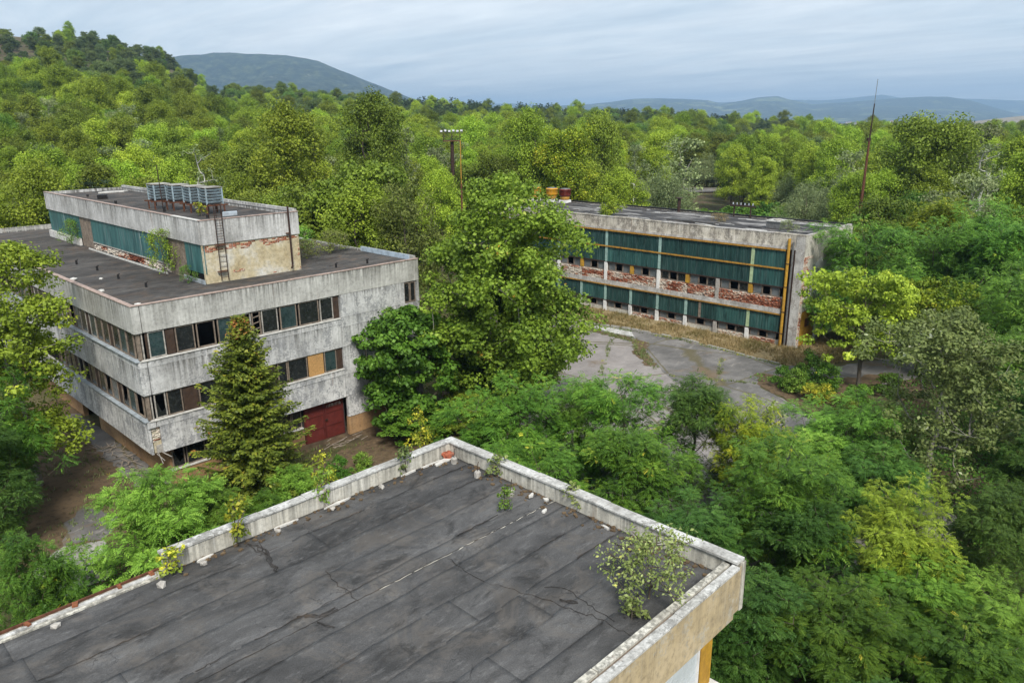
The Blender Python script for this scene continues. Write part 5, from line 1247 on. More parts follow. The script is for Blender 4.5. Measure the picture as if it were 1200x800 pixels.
# prototypes: near trees
P = {}
P['big'] = make_tree(1, 16.6, 6.0, 1.6, 'dome', 520, 140, 0.235, 1.0, 0.7, 0.26, 0.85, lobes=0.42, inner=0.42, mat='lf_big', tintsd=0.11, barkm='bark_pale')
P['front'] = make_tree(2, 8.4, 3.6, 0.4, 'round', 210, 90, 0.26, 0.62, 0.6, 0.13, 0.8, mat='lf_deep')
P['maple'] = make_tree(3, 15, 5.0, 1.5, 'round', 250, 100, 0.32, 0.95, 0.7, 0.18, 0.9, lobes=0.4, mat='lf_big')
P['olive'] = make_tree(4, 15, 3.3, 3, 'column', 170, 75, 0.34, 0.75, 1.0, 0.15, 0.3, droop=0.5, mat='lf_olive', tintsd=0.16)
P['locust1'] = make_tree(5, 7, 3.0, 1.1, 'wide', 190, 42, 0.31, 0.5, 0.7, 0.1, frond=True, lobes=0.35, mat='lf_locust')
P['locust2'] = make_tree(6, 7, 3.0, 0.7, 'round', 200, 42, 0.31, 0.5, 0.7, 0.1, frond=True, lobes=0.4, mat='lf_locust')
P['locust3'] = make_tree(7, 7, 3.0, 0.5, 'column', 195, 42, 0.30, 0.5, 0.75, 0.1, frond=True, lobes=0.45, mat='lf_locust')
P['shrub_frond'] = make_tree(8, 4.4, 3.1, 0.1, 'low', 140, 50, 0.32, 0.45, 0.5, 0.05, frond=True, lobes=0.4, mat='lf_locust_bright', top=0.6)
P['silver'] = make_tree(9, 10.7, 4.3, 1.6, 'round', 270, 95, 0.20, 0.62, 0.6, 0.16, 0.6, sparse=0.25, lobes=0.4, mat='lf_silver', barkm='bark_pale', tintsd=0.1)
P['light'] = make_tree(10, 14.7, 3.6, 2.0, 'poplar', 300, 95, 0.20, 0.7, 0.6, 0.14, 0.7, sparse=0.1, lobes=0.45, mat='lf_poplar', barkm='bark_pale')
P['yellowgreen'] = make_tree(12, 8, 4.0, 2.0, 'wide', 170, 80, 0.24, 0.65, 0.5, 0.15, 0.7, mat='lf_gold', tintsd=0.16)
P['shrub1'] = make_tree(13, 2.2, 1.5, 0.05, 'low', 70, 55, 0.15, 0.34, 0.7, 0.03, 0.6, mat='lf_locust_bright', top=0.6)
P['shrub2'] = make_tree(14, 2.2, 1.3, 0.05, 'column', 60, 50, 0.14, 0.3, 0.7, 0.03, 0.6, mat='lf_deep', top=0.7, lobes=0.5)
P['roofshrub'] = make_tree(15, 1.9, 1.1, 0.15, 'column', 80, 30, 0.085, 0.24, 0.9, 0.022, 0.55, sparse=0.2, mat='lf_weed', top=0.8, lobes=0.5)
P['weed'] = make_tree(16, 0.8, 0.35, 0.1, 'column', 16, 14, 0.09, 0.13, 0.9, 0.01, 0.6, mat='lf_weed', top=0.9)
P['sapling'] = make_tree(17, 3.4, 0.9, 0.5, 'poplar', 40, 34, 0.13, 0.28, 0.9, 0.03, 0.6, sparse=0.3, mat='lf_yellow', top=0.9)
# prototypes: woodland trees
P['poplar1'] = make_tree(20, 17, 3.8, 2, 'poplar', 200, 145, 0.225, 1.05, 0.9, 0.2, 0.75, lobes=0.35, mat='lf_poplar')
P['poplar2'] = make_tree(21, 17, 3.4, 2, 'column', 190, 145, 0.225, 1.05, 1.0, 0.2, 0.75, lobes=0.4, mat='lf_poplar')
P['poplar3'] = make_tree(22, 17, 4.4, 2, 'round', 220, 145, 0.225, 1.15, 0.8, 0.2, 0.75, lobes=0.45, mat='lf_poplar')
P['broad1'] = make_tree(23, 13, 4.8, 1.5, 'round', 200, 150, 0.235, 1.2, 0.7, 0.2, 0.8, lobes=0.35, mat='lf_broad')
P['broad2'] = make_tree(24, 13, 4.6, 1.2, 'wide', 200, 150, 0.235, 1.2, 0.65, 0.2, 0.8, lobes=0.4, mat='lf_broad')
P['willow1'] = make_tree(25, 11, 5.0, 0.8, 'low', 210, 130, 0.23, 1.1, 0.8, 0.2, 0.4, lobes=0.3, mat='lf_willow', droop=0.15)
P['sparse'] = make_tree(26, 15, 3.2, 3, 'poplar', 110, 34, 0.34, 0.75, 0.8, 0.14, 0.6, sparse=0.35, lobes=0.4, mat='lf_willow', barkm='bark_pale')
P['birch'] = make_tree(27, 16, 2.6, 5, 'poplar', 60, 26, 0.3, 0.6, 0.8, 0.2, 0.6, sparse=0.4, lobes=0.5, mat='lf_willow', barkm='bark_white')
P['pine'] = make_tree(28, 13, 3.2, 4, 'wide', 110, 50, 0.42, 0.75, 0.5, 0.18, 0.25, lobes=0.4, mat='lf_pine')
P['scrub'] = make_tree(29, 5, 3.2, 0.1, 'low', 110, 40, 0.4, 0.7, 0.7, 0.1, 0.8, lobes=0.35, mat='lf_hill', top=0.6)

def spruce(x, y, h, R):
    r = np.random.RandomState(33); PP = []; AA = []; BB = []; ll = []; ww = []; tt = []; V = MB()
    V.tube([(0, 0, 0), (0, 0, h * 0.5), (0, 0, h * 0.97)], [0.16, 0.1, 0.02], 8)
    z = 0.5; 
    while z < h * 0.985:
        q = z / h; n = int(12 - 5 * q); ph = r.rand() * 6.28
        for k in range(n):
            a = ph + 6.283 * k / n + r.randn() * 0.15; L = (R * (1 - q) ** 0.78 + 0.12) * r.uniform(0.7, 1.15) * (0.84 + 0.32 * float(vnoise(a * 0.8 + 4, z * 0.55)))
            if r.rand() < 0.07: continue
            d = np.array([math.cos(a), math.sin(a), 0.0]); sd = np.array([-d[1], d[0], 0.0]); slope = -0.2 + 0.7 * q + r.randn() * 0.11
            m = max(3, int(L / 0.17)); ct = r.randn() * 0.13
            V.tube([(0, 0, z), tuple(d * L * .5 + [0, 0, z + slope * L * .5]), tuple(d * L * .92 + [0, 0, z + slope * L * .8 + 0.1 * L])], [0.03, 0.02, 0.008], 4, False)
            for i in range(m):
                s = (i + 0.7) / m; base = d * L * s + np.array([0, 0, z + slope * L * s + 0.12 * L * s * s])
                tw = (0.5 * (1 - s) + 0.22) * min(1.0, 0.35 + L / 2.2)
                for sg in (-1, 1):
                    td = sd * sg * 0.85 + d * 0.6 + np.array([0, 0, -0.3 + r.randn() * 0.12]); td /= np.linalg.norm(td)
                    for j in range(4):
                        PP.append(base + td * tw * (j + 0.5) / 4 + r.randn(3) * 0.03); AA.append(td + r.randn(3) * 0.3); BB.append(np.cross(td, [0, 0, 1.0]) + r.randn(3) * 0.45); ll.append(tw * 0.42 * r.uniform(.8, 1.3)); ww.append(0.19 * r.uniform(.7, 1.4)); tt.append(0.42 + ct + r.randn() * 0.15 + (0.5 if q > 0.87 and r.rand() < 0.6 else 0))
                PP.append(base + np.array([0, 0, 0.03])); AA.append(d + np.array([0, 0, slope * .6])); BB.append(sd + r.randn(3) * .3); ll.append(0.36); ww.append(0.17); tt.append(0.5 + ct + r.randn() * .15)
        z += 0.29 * (1 - 0.45 * q) * r.uniform(.85, 1.15)
    PP, AA, BB = np.array(PP), norm(np.array(AA)), norm(np.array(BB)); Nn = norm(np.cross(AA, BB)); Nn[Nn[:, 2] < 0] *= -1
    cm = quads(PP, AA, BB, Nn, np.array(ll), np.array(ww), 0.1, np.array(tt), 'needles', MAT['lf_spruce'])
    e = empty('spruce_tree', (x, y, T0(x, y) - 0.05)); tag(e, 'dark green spruce with a browning tip in front of the three-storey block', 'spruce')
    V.build('trunk', MAT['bark'], None).parent = e
    o = bpy.data.objects.new('crown', cm); COL.objects.link(o); o.parent = e
spruce(17.4, 36.9, 10.4, 3.6)

# ---- single trees one can point at
tr = 'tree'
place(P['big'], 'broadleaf_tree', 36.0, 36.2, 16.7, 6.1, 'largest broadleaf tree, standing between the concrete block and the long hall', tr, rz=0.6)
place(P['front'], 'broadleaf_tree', 29.0, 38.3, 8.6, 3.6, 'dense deep green tree right of the red door, lower than the big tree', tr)
place(P['front'], 'bush', 28.6, 36.6, 2.6, 2.6, 'dark bush at the foot of the dense tree right of the red door', 'bush', 'lf_deep')
place(P['front'], 'bush', 31.5, 35.4, 2.6, 2.2, 'olive green bush under the big broadleaf tree', 'bush', 'lf_poplar_dark')
place(P['front'], 'bush', 35.2, 37.4, 4.0, 3.0, 'dark bush in the shade around the big tree trunk', 'bush', 'lf_deep')
place(P['maple'], 'broadleaf_tree', 38.2, 57.0, 16.6, 4.8, 'bright green large-leaved tree behind the right end of the concrete block', tr, 'lf_poplar_dark')
place(P['maple'], 'broadleaf_tree', 35.5, 60.5, 14.6, 4.0, 'bright green tree beside the roof edge right of the rooftop storey', tr, 'lf_poplar_dark')
place(P['poplar3'], 'poplar_tree', 36.6, 52.8, 15.4, 4.0, 'soft yellow-green tree overhanging the blue sheet at the right roof end', tr, 'lf_poplar')
for x, y, h, R, k, mt, lb in ((55.0, 2.0, 8.0, 3.2, 'locust1', 'lf_locust', 'locust just cut off by the right edge, behind the bluish ones'), (46.0, 0.5, 6.5, 2.8, 'locust2', 'lf_locust_blue', 'bluish locust beyond the right edge, level with the silver-leaved poplar'), (38.5, 0.5, 5.4, 2.5, 'locust3', 'lf_locust', 'locust beyond the right edge beside the bottom corner'), (66.0, 4.5, 9.5, 3.6, 'locust3', 'lf_locust_bright', 'bright locust beyond the right edge behind the road'), (76.0, 7.5, 11.0, 4.2, 'locust1', 'lf_locust', 'tall locust beyond the right edge behind the road'), (90.0, 9.0, 12.5, 4.6, 'locust2', 'lf_locust_bright', 'tall bright locust at the right edge below the white-trunked birch')):
    place(P[k], 'locust_tree', x, y, h, R, lb, tr, mt)
place(P['olive'], 'drooping_tree', 37.4, 48.2, 15.6, 3.2, 'olive drooping tree squeezed between the concrete block and the big tree', tr)
place(P['locust1'], 'locust_tree', 27.6, 26.4, 6.6, 3.3, 'feathery locust tree behind the foreground parapet, leftmost of its row', tr)
place(P['locust2'], 'locust_tree', 30.9, 21.9, 7.3, 3.0, 'feathery locust tree behind the foreground parapet, tallest in the middle of its row', tr, 'lf_locust')
place(P['locust3'], 'locust_tree', 33.4, 19.0, 6.9, 2.7, 'darker locust tree before the yard, right of the tallest one', tr, 'lf_locust_blue')
place(P['locust1'], 'locust_tree', 33.8, 16.6, 6.6, 2.2, 'locust tree with yellowish top sprays at the near edge of the yard', tr, 'lf_gold')
place(P['locust2'], 'locust_tree', 29.9, 12.3, 6.9, 3.0, 'large feathery locust tree right of the foreground roof corner', tr, 'lf_locust')
place(P['locust3'], 'locust_tree', 28.3, 10.4, 4.8, 2.3, 'lower locust tree directly beside the foreground roof corner', tr, 'lf_locust_blue')
place(P['locust1'], 'locust_tree', 30.6, 7.3, 5.9, 2.3, 'locust tree with yellowing crown near the bottom right', tr, 'lf_poplar')
place(P['locust2'], 'locust_tree', 28.6, 6.6, 3.9, 2.5, 'green locust thicket below the yellowing crown', tr, 'lf_locust')
place(P['locust3'], 'locust_tree', 34.2, 4.9, 5.2, 2.3, 'bluish green locust tree at the bottom right edge', tr, 'lf_locust_blue')
place(P['locust1'], 'locust_tree', 29.6, 3.6, 3.6, 2.2, 'low bright locust in the bottom right corner', tr, 'lf_locust_bright')
place(P['locust1'], 'locust_tree', 39.8, 13.4, 5.6, 2.9, 'bright locust tree at the road end, left of the silver-leaved tree', tr, 'lf_locust_bright')
place(P['locust2'], 'locust_tree', 36.6, 10.6, 4.6, 2.6, 'shaded locust thicket between the feathery locust and the silver-leaved tree', tr, 'lf_locust_blue')
for x, y, h, R, k, mt, lb in ((24.6, 22.4, 5.2, 2.6, 'locust2', 'lf_locust', 'locust crown just outside the far stretch of the right parapet'), (27.4, 18.6, 5.8, 2.7, 'locust3', 'lf_locust', 'locust crown behind the middle of the right parapet'), (25.6, 14.6, 4.8, 2.6, 'locust1', 'lf_locust_blue', 'shaded locust crown behind the near stretch of the right parapet'), (22.6, 10.6, 4.6, 2.4, 'locust2', 'lf_locust_blue', 'dark locust crown touching the near right roof corner'), (24.2, 7.6, 4.2, 2.5, 'locust1', 'lf_locust', 'green locust crown right of the ochre fascia at the bottom edge'), (21.0, 5.2, 3.2, 2.2, 'locust3', 'lf_locust_blue', 'low dark locust below the ochre fascia'), (26.6, 4.4, 3.4, 2.4, 'locust2', 'lf_locust', 'low green locust at the bottom edge left of the bright one'), (31.2, 25.0, 5.6, 2.4, 'locust3', 'lf_locust_bright', 'brighter locust crown at the yard edge behind the leftmost one'), (36.6, 14.6, 4.4, 2.2, 'locust2', 'lf_locust_bright', 'low bright locust crown beside the pale sapling'), (24.2, 27.8, 3.6, 2.2, 'locust1', 'lf_locust', 'low locust crown left of its row, beyond the far parapet corner'), (44.0, 12.4, 4.2, 2.2, 'locust1', 'lf_locust_bright', 'small bright locust at the road bend before the silver-leaved poplar')):
    place(P[k], 'locust_tree', x, y, h, R, lb, tr, mt)
place(P['sapling'], 'sapling', 36.3, 16.0, 5.8, 1.2, 'pale grey-green sapling rising before the yard', tr, 'lf_willow')
place(P['silver'], 'silver_poplar', 41.6, 9.6, 10.7, 4.4, 'grey-green silver-leaved poplar with a bent pale trunk, right side', tr)
place(P['yellowgreen'], 'yellowing_tree', 57.4, 18.9, 9.6, 4.1, 'yellow-green tree with a dark forked trunk beside the road', tr, 'lf_poplar')
place(P['yellowgreen'], 'yellowing_tree', 64.0, 16.8, 8.2, 3.6, 'golden-leaved tree behind the silver-leaved poplar', tr, 'lf_gold')
for x, y, h, R, k, mt, lb in ((68.7, 23.4, 11.8, 4.9, 'locust2', 'lf_locust', 'dark locust tree against the end wall of the long hall'), (77.7, 20.2, 11.2, 4.6, 'locust1', 'lf_locust_bright', 'bright locust tree behind the golden-leaved tree'),
        (76.6, 15.0, 11.2, 4.3, 'locust3', 'lf_locust', 'tall green locust behind the silver-leaved poplar, right side'), (84.0, 17.0, 12.5, 4.8, 'locust1', 'lf_locust_bright', 'pale green locust crown at the right edge, above the silver-leaved poplar'),
        (62.0, 9.8, 10.0, 3.6, 'locust2', 'lf_locust', 'green locust at the right edge, level with the silver-leaved poplar top'), (69.0, 11.8, 9.2, 3.6, 'locust1', 'lf_locust', 'locust between the golden-leaved tree and the right edge'),
        (53.0, 8.4, 7.6, 3.0, 'locust3', 'lf_locust_bright', 'bright locust at the right edge behind the silver-leaved poplar'), (48.6, 5.8, 6.6, 2.7, 'locust2', 'lf_locust_blue', 'dark bluish locust at the right edge below the silver-leaved poplar top'),
        (41.5, 4.4, 5.4, 2.5, 'locust1', 'lf_locust_blue', 'dark bluish locust under the silver-leaved poplar at the right edge'), (83.0, 26.0, 10.5, 4.4, 'locust2', 'lf_locust_bright', 'bright locust crown behind the near end of the long hall'), (86.0, 22.0, 12.0, 4.5, 'locust3', 'lf_gold', 'yellowish crown at the foot of the rusty mast')):
    place(P[k], 'locust_tree', x, y, h, R, lb, tr, mt)
place(P['light'], 'light_poplar', 9.2, 47.2, 14.6, 3.7, 'light yellow-green tree covering the left end of the concrete block', tr, 'lf_poplar')
place(P['locust1'], 'locust_tree', 7.3, 44.2, 8.0, 2.9, 'dark feathery locust at the left edge below the yellow-green tree', tr, 'lf_locust')
place(P['locust2'], 'locust_tree', 5.4, 41.5, 6.8, 2.6, 'shaded locust at the far left edge of the mossy yard', tr, 'lf_locust_blue')
place(P['light'], 'light_poplar', 4.6, 49.5, 12.0, 3.0, 'yellow-green tree cut off by the left edge', tr, 'lf_poplar')
place(P['shrub_frond'], 'locust_bush', 5.0, 32.3, 4.4, 1.9, 'green feathery bush in the lower left corner beyond the rusty roof edge', 'bush', 'lf_locust')
place(P['shrub_frond'], 'locust_bush', 10.4, 32.4, 5.2, 3.2, 'large bright feathery bush between the concrete block and the foreground parapet', 'bush', 'lf_locust_bright')
place(P['shrub_frond'], 'locust_bush', 12.9, 33.0, 3.3, 2.2, 'bright feathery bush before the corner of the ochre plinth', 'bush', 'lf_locust_bright')
place(P['shrub_frond'], 'locust_bush', 17.8, 33.6, 2.6, 1.5, 'small bright feathery bush behind the parapet, left of the red door', 'bush', 'lf_locust_bright')
place(P['shrub_frond'], 'locust_bush', 16.0, 33.4, 2.0, 1.3, 'low feathery bush at the foot of the spruce', 'bush', 'lf_locust')
place(P['shrub1'], 'bush', 21.5, 35.0, 1.6, 0.9, 'small green bush on the litter before the red door', 'bush', 'lf_deep')
place(P['shrub1'], 'bush', 23.2, 35.2, 1.3, 0.8, 'tiny pale bush right of the one before the red door', 'bush', 'lf_locust_bright')
place(P['sapling'], 'sapling', 19.3, 33.0, 3.4, 0.8, 'thin yellow sapling behind the parapet below the red door', tr)
place(P['sapling'], 'sapling', 25.0, 31.8, 4.6, 1.0, 'sparse yellow sapling left of the far parapet corner', tr)
place(P['shrub2'], 'bush', 24.0, 24.6, 3.2, 1.6, 'pale leafy bush just outside the far parapet corner', 'bush', 'lf_willow')
# shrub bed between the two roads
for i, (x, y, h, R, k, mt, lb) in enumerate(((54.2, 23.6, 1.7, 1.0, 'shrub1', 'lf_deep', 'leftmost dark bush of the bed beside the yard'), (53.6, 22.0, 1.9, 1.3, 'shrub1', 'lf_locust_bright', 'bright bush near the left end of the bed beside the yard'), (52.6, 20.0, 1.6, 1.3, 'shrub2', 'lf_yellow', 'yellow flowering bush in the bed beside the yard'),
        (55.2, 20.8, 2.4, 1.5, 'shrub1', 'lf_locust', 'rounded green bush in the middle of the bed by the road'), (56.8, 22.6, 2.6, 1.2, 'shrub2', 'lf_deep', 'upright dark bush at the road edge of the bed'), (51.0, 17.6, 1.6, 1.4, 'shrub1', 'lf_poplar_dark', 'olive bush at the near end of the bed by the yard'), (57.8, 16.9, 1.7, 1.4, 'shrub1', 'lf_deep', 'dark bush at the trunk of the yellow-green tree'), (54.0, 17.6, 1.6, 1.3, 'shrub1', 'lf_deep', 'dark green bush right of the yellow flowering one'))):
    place(P[k], 'bush', x, y, h, R, lb, 'bush', mt)
# growth on the roofs
place(P['roofshrub'], 'roof_shrub', 12.15, 7.75, 2.0, 1.1, 'straggly silvery shrub growing on the near right corner of the foreground roof', 'shrub', z=10.03)
place(P['weed'], 'roof_weed', 12.75, 12.75, 0.8, 0.32, 'small lone green weed out on the foreground roof', 'weed', 'lf_locust_bright', z=10.02)
place(P['weed'], 'roof_weed', 11.3, 7.6, 0.5, 0.4, 'low pale weed left of the silvery roof shrub', 'weed', 'lf_weed', z=10.02)
place(P['weed'], 'roof_weed', 7.0, 16.35, 1.4, 0.42, 'yellow weed growing over the left parapet of the foreground roof', 'weed', 'lf_yellow', z=10.02)
place(P['weed'], 'roof_weed', 5.35, 16.3, 0.8, 0.42, 'yellow weed at the broken end of the left parapet', 'weed', 'lf_yellow', z=10.02)
place(P['weed'], 'roof_weed', 9.55, 16.5, 1.3, 0.36, 'green weed on the left parapet in line with the red door', 'weed', 'lf_locust_bright', z=10.02)
place(P['weed'], 'roof_weed', 12.3, 16.4, 1.0, 0.4, 'thin grey weed at the left parapet near the far corner', 'weed', 'lf_weed', z=10.02)
place(P['weed'], 'roof_weed', 14.05, 14.4, 0.8, 0.4, 'weed draped over the right parapet beside the anchor blocks', 'weed', 'lf_weed', z=10.02)
place(P['weed'], 'roof_weed', 14.1, 11.6, 0.7, 0.45, 'weed on the right parapet halfway along', 'weed', 'lf_weed', z=10.02)
place(P['roofshrub'], 'roof_shrub', 18.4, 48.6, 3.4, 1.2, 'tall yellowish shrub against the dark pier of the rooftop storey', 'shrub', 'lf_poplar', z=10.74)
place(P['roofshrub'], 'roof_shrub', 18.4, 45.2, 1.3, 0.6, 'small shrub at the teal panel beside the plastered end wall', 'shrub', 'lf_locust', z=10.74)
place(P['roofshrub'], 'roof_shrub', 18.5, 67.2, 2.4, 1.0, 'green shrub against the far teal panel of the rooftop storey', 'shrub', 'lf_locust', z=10.74)
place(P['roofshrub'], 'roof_shrub', 27.4, 47.4, 1.6, 1.5, 'brownish shrub on the roof right of the plastered end wall', 'shrub', 'lf_olive', z=10.74)
place(P['roofshrub'], 'roof_shrub', 30.4, 48.4, 1.9, 1.8, 'olive shrub on the roof beside the blue sheet', 'shrub', 'lf_olive', z=10.74)
place(P['roofshrub'], 'roof_shrub', 28.8, 50.8, 2.2, 1.8, 'green shrub thicket at the rear of the right roof', 'shrub', 'lf_locust_bright', z=10.74)
place(P['shrub1'], 'roof_shrub', 66.4, 49.6, 2.4, 1.5, 'yellow-green bush growing near the front edge of the long roof', 'shrub', 'lf_poplar', z=10.03)
place(P['roofshrub'], 'roof_shrub', 69.6, 38.4, 1.0, 1.2, 'dry tan shrub in the middle of the long roof', 'shrub', 'lf_dry', z=10.03)
place(P['roofshrub'], 'roof_shrub', 67.2, 29.9, 1.3, 1.0, 'bare grey shrub beside the hatch on the long roof', 'shrub', 'lf_willow', z=10.03)
place(P['weed'], 'roof_weed', 21.0, 48.2, 1.0, 0.5, 'yellow weed under the rightmost cooling unit', 'weed', 'lf_yellow', z=14.3)
# named trees of the wood
NEAR = [(36, 36.2), (38.2, 57), (35.5, 60.5)]
for x, y, h, R, k, mt, lb in ((49.0, 85.8, 22.5, 5.4, 'poplar3', 'lf_poplar', 'tall yellow-green poplar directly right of the rooftop storey'), (59.2, 82.6, 23.6, 5.2, 'poplar3', 'lf_poplar_dark', 'tall dark green poplar left of the floodlight mast'),
        (65.8, 85.0, 19.5, 2.8, 'sparse', 'lf_willow', 'thin half-bare tree between the dark poplar and the floodlight mast'), (80.6, 74.9, 21.6, 4.2, 'poplar3', 'lf_poplar', 'bright yellow tree right of the floodlight mast'), (81.8, 69.0, 20.2, 4.6, 'poplar1', 'lf_gold', 'golden tree above the drum ventilators'),
        (99.9, 76.6, 20.6, 4.2, 'broad1', 'lf_poplar_dark', 'green tree right of the golden tree above the drums'), (76.0, 76.5, 15.5, 4.2, 'broad1', 'lf_poplar_dark', 'dark green tree in front of the bright yellow tree'), (88.0, 64.0, 13.6, 4.0, 'poplar3', 'lf_poplar', 'yellow-green tree right behind the oxblood drum'),
        (97.0, 62.5, 15.2, 4.4, 'willow1', 'lf_willow', 'grey-green willow right of the drum ventilators'), (104.5, 64.5, 17.4, 4.2, 'sparse', 'lf_willow', 'loose grey-green tree behind the willow right of the drums'),
        (115.4, 32.1, 20.2, 6.6, 'broad1', 'lf_poplar_dark', 'large dark green tree right of the rusty mast'), (130.8, 30.5, 19.5, 4.5, 'sparse', 'lf_willow', 'loose grey tree behind the large tree right of the mast'), (131.8, 25.2, 18.4, 4.2, 'poplar2', 'lf_poplar', 'bright yellow-green tree at the right edge of the wood'),
        (109.1, 24.4, 16.8, 3.2, 'birch', 'lf_willow', 'white-trunked birch near the right edge'), (41.1, 93.9, 17.4, 2.6, 'birch', 'lf_willow', 'white-trunked birch above the cooling units'), (104.0, 29.0, 11.0, 4.2, 'broad2', 'lf_locust', 'dark round tree below the large tree right of the mast'), (97.5, 28.0, 9.0, 3.8, 'broad2', 'lf_gold', 'ochre-green round tree at the foot of the mast'),
        (26.0, 88.0, 14.5, 3.8, 'pine', 'lf_pine', 'dark pine behind the rooftop storey'), (100.0, 42.5, 12.5, 4.6, 'willow1', 'lf_willow', 'rounded grey willow left of the rusty mast'), (108.0, 41.5, 14.0, 4.8, 'willow1', 'lf_willow', 'second rounded grey willow, behind the one left of the mast')):
    place(P[k], k.rstrip('123') + '_tree' if k[0] not in 's' else 'thin_tree', x, y, h, R, lb, tr, mt); NEAR.append((x, y))

# ---- the wood beyond the buildings
sc_ = random.Random(77)
zones = ((330, 'left', 'behind the block with the rooftop storey'), (700, 'middle', 'between the rooftop storey and the drum ventilators'), (1000, 'rear', 'beyond the long hall'), (5000, 'right', 'right of the rusty mast'))
kinds = {'poplar': ('poplar1', 'poplar2', 'poplar3'), 'broad': ('broad1', 'broad2'), 'willow': ('willow1',), 'loose': ('sparse',), 'pine': ('pine',)}
kw = {'left': (('poplar', 'lf_poplar', 4.2), ('poplar', 'lf_poplar_dark', 2.0), ('willow', 'lf_willow', 1.3), ('loose', 'lf_willow', 1.6), ('broad', 'lf_poplar_dark', 2.0), ('broad', 'lf_locust', .8)),
      'middle': (('poplar', 'lf_poplar', 3.5), ('poplar', 'lf_poplar_dark', 2), ('broad', 'lf_poplar_dark', 2.5), ('loose', 'lf_willow', 1), ('willow', 'lf_olive', 1)),
      'rear': (('poplar', 'lf_poplar', 4.5), ('willow', 'lf_willow', 2.2), ('broad', 'lf_poplar_dark', 2), ('loose', 'lf_willow', .6), ('poplar', 'lf_gold', 1.2)),
      'right': (('poplar', 'lf_poplar', 2), ('broad', 'lf_poplar_dark', 2.5), ('broad', 'lf_locust', 2.5), ('willow', 'lf_willow', 1), ('loose', 'lf_willow', .7))}
look = {'lf_poplar': 'yellow-green', 'lf_poplar_dark': 'mid green', 'lf_willow': 'grey-green', 'lf_olive': 'olive', 'lf_gold': 'golden green', 'lf_locust': 'deep green'}
word = {'poplar': 'poplar', 'broad': 'round tree', 'willow': 'willow', 'loose': 'thin tree', 'pine': 'pine'}
def zone_of(b):
    for lim, nm, ph in zones:
        if b < lim: return nm, ph
placed = [(x, y, 4.5) for x, y in NEAR]
def free(x, y, d):
    return all((x - q[0]) ** 2 + (y - q[1]) ** 2 > ((d + q[2]) * 0.5) ** 2 for q in placed)
cnt = 0; tries = 0
TMID = 178.0
while cnt < 330 and tries < 9000:
    tries += 1
    t = math.sqrt(sc_.uniform(70 ** 2, TMID ** 2)); b = sc_.uniform(-120, 1330)
    x, y, z = fwd(b, t)
    if x < 34.5 and 38 < y < 83: continue
    if 60 < x < 80 and 20 < y < 72: continue
    if 38 < x < 63 and 25 < y < 75: continue
    if 690 < b < 1005 and t < 152 - 30 * (b > 960): continue
    if 785 < b < 866 and t < 240: continue
    zn, ph = zone_of(b); o = kw[zn]; kd, mt, _ = sc_.choices(o, [q[2] for q in o])[0]
    sp = {'poplar': 5.2, 'broad': 6.6, 'willow': 7.0, 'loose': 5, 'pine': 5}[kd]
    if not free(x, y, sp): continue
    pk = sc_.choice(kinds[kd]); pp = P[pk]
    h = {'poplar': sc_.uniform(12.5, 17.5), 'broad': sc_.uniform(9.5, 14), 'willow': sc_.uniform(8, 11.5), 'loose': sc_.uniform(11, 16), 'pine': 13}[kd]
    R = pp['r'] * (h / pp['h']) * sc_.uniform(0.85, 1.1)
    spot = next(w for lim, w in ((60, 'at the left edge of the picture'), (130, 'above the far end of the rooftop storey'), (195, 'left of the cooling units'), (265, 'above the cooling units'), (325, 'right of the cooling units'), (400, 'beside the tall yellow-green poplar'), (480, 'beside the tall dark poplar'), (560, 'around the floodlight mast'), (630, 'left of the drum ventilators'), (700, 'above the drum ventilators'), (790, 'above the left part of the long roof'), (880, 'above the middle of the long roof'), (1000, 'left of the rusty mast'), (1070, 'right of the rusty mast'), (1130, 'near the large dark tree'), (1180, 'by the right-hand birch'), (9999, 'at the right edge of the picture')) if b < lim)
    row = 'front row' if t < 102 else ('second row' if t < 128 else ('third row' if t < 153 else 'rear row'))
    hs = h / {'poplar': 15, 'broad': 11.8, 'willow': 9.8, 'loose': 13.5, 'pine': 13}[kd]
    sz = 'tall ' if hs > 1.06 else ('low ' if hs < 0.93 else '')
    place(pp, kd.replace('loose', 'thin').replace('broad', 'broadleaf') + '_tree', x, y, h, R, f'{sz}{look[mt]} {word[kd]} in the {row} {spot}', tr, mt, sc_.uniform(0, 6.28), f'{look[mt]} {word[kd]}s of the wood')
    placed.append((x, y, sp)); cnt += 1
# bright bushes in the clearing behind the long hall
n = 0
while n < 60:
    b = sc_.uniform(680, 1010); t = sc_.uniform(100, 160); x, y, z = fwd(b, t)
    if 60 < x < 79 and 20 < y < 72 or not free(x, y, 3.4): continue
    if 790 < b < 860 and t > 145: continue
    mt = sc_.choice(['lf_locust_bright', 'lf_locust', 'lf_poplar', 'lf_locust_bright']); bh = sc_.uniform(2.2, 4.6); place(P['scrub'], 'bush', x, y, bh, sc_.uniform(2.0, 3.2), ('tall ' if bh > 3.8 else ('low ' if bh < 3 else '')) + {'lf_locust_bright': 'bright green', 'lf_locust': 'deep green', 'lf_poplar': 'yellow-green'}[mt] + ' bush behind the ' + ('far end' if b < 740 else ('left half' if b < 800 else ('middle' if b < 860 else ('right half' if b < 930 else 'near end')))) + ' of the long hall', 'bush', mt, sc_.uniform(0, 6.28), 'bushes in the clearing behind the long hall'); placed.append((x, y, 3)); n += 1

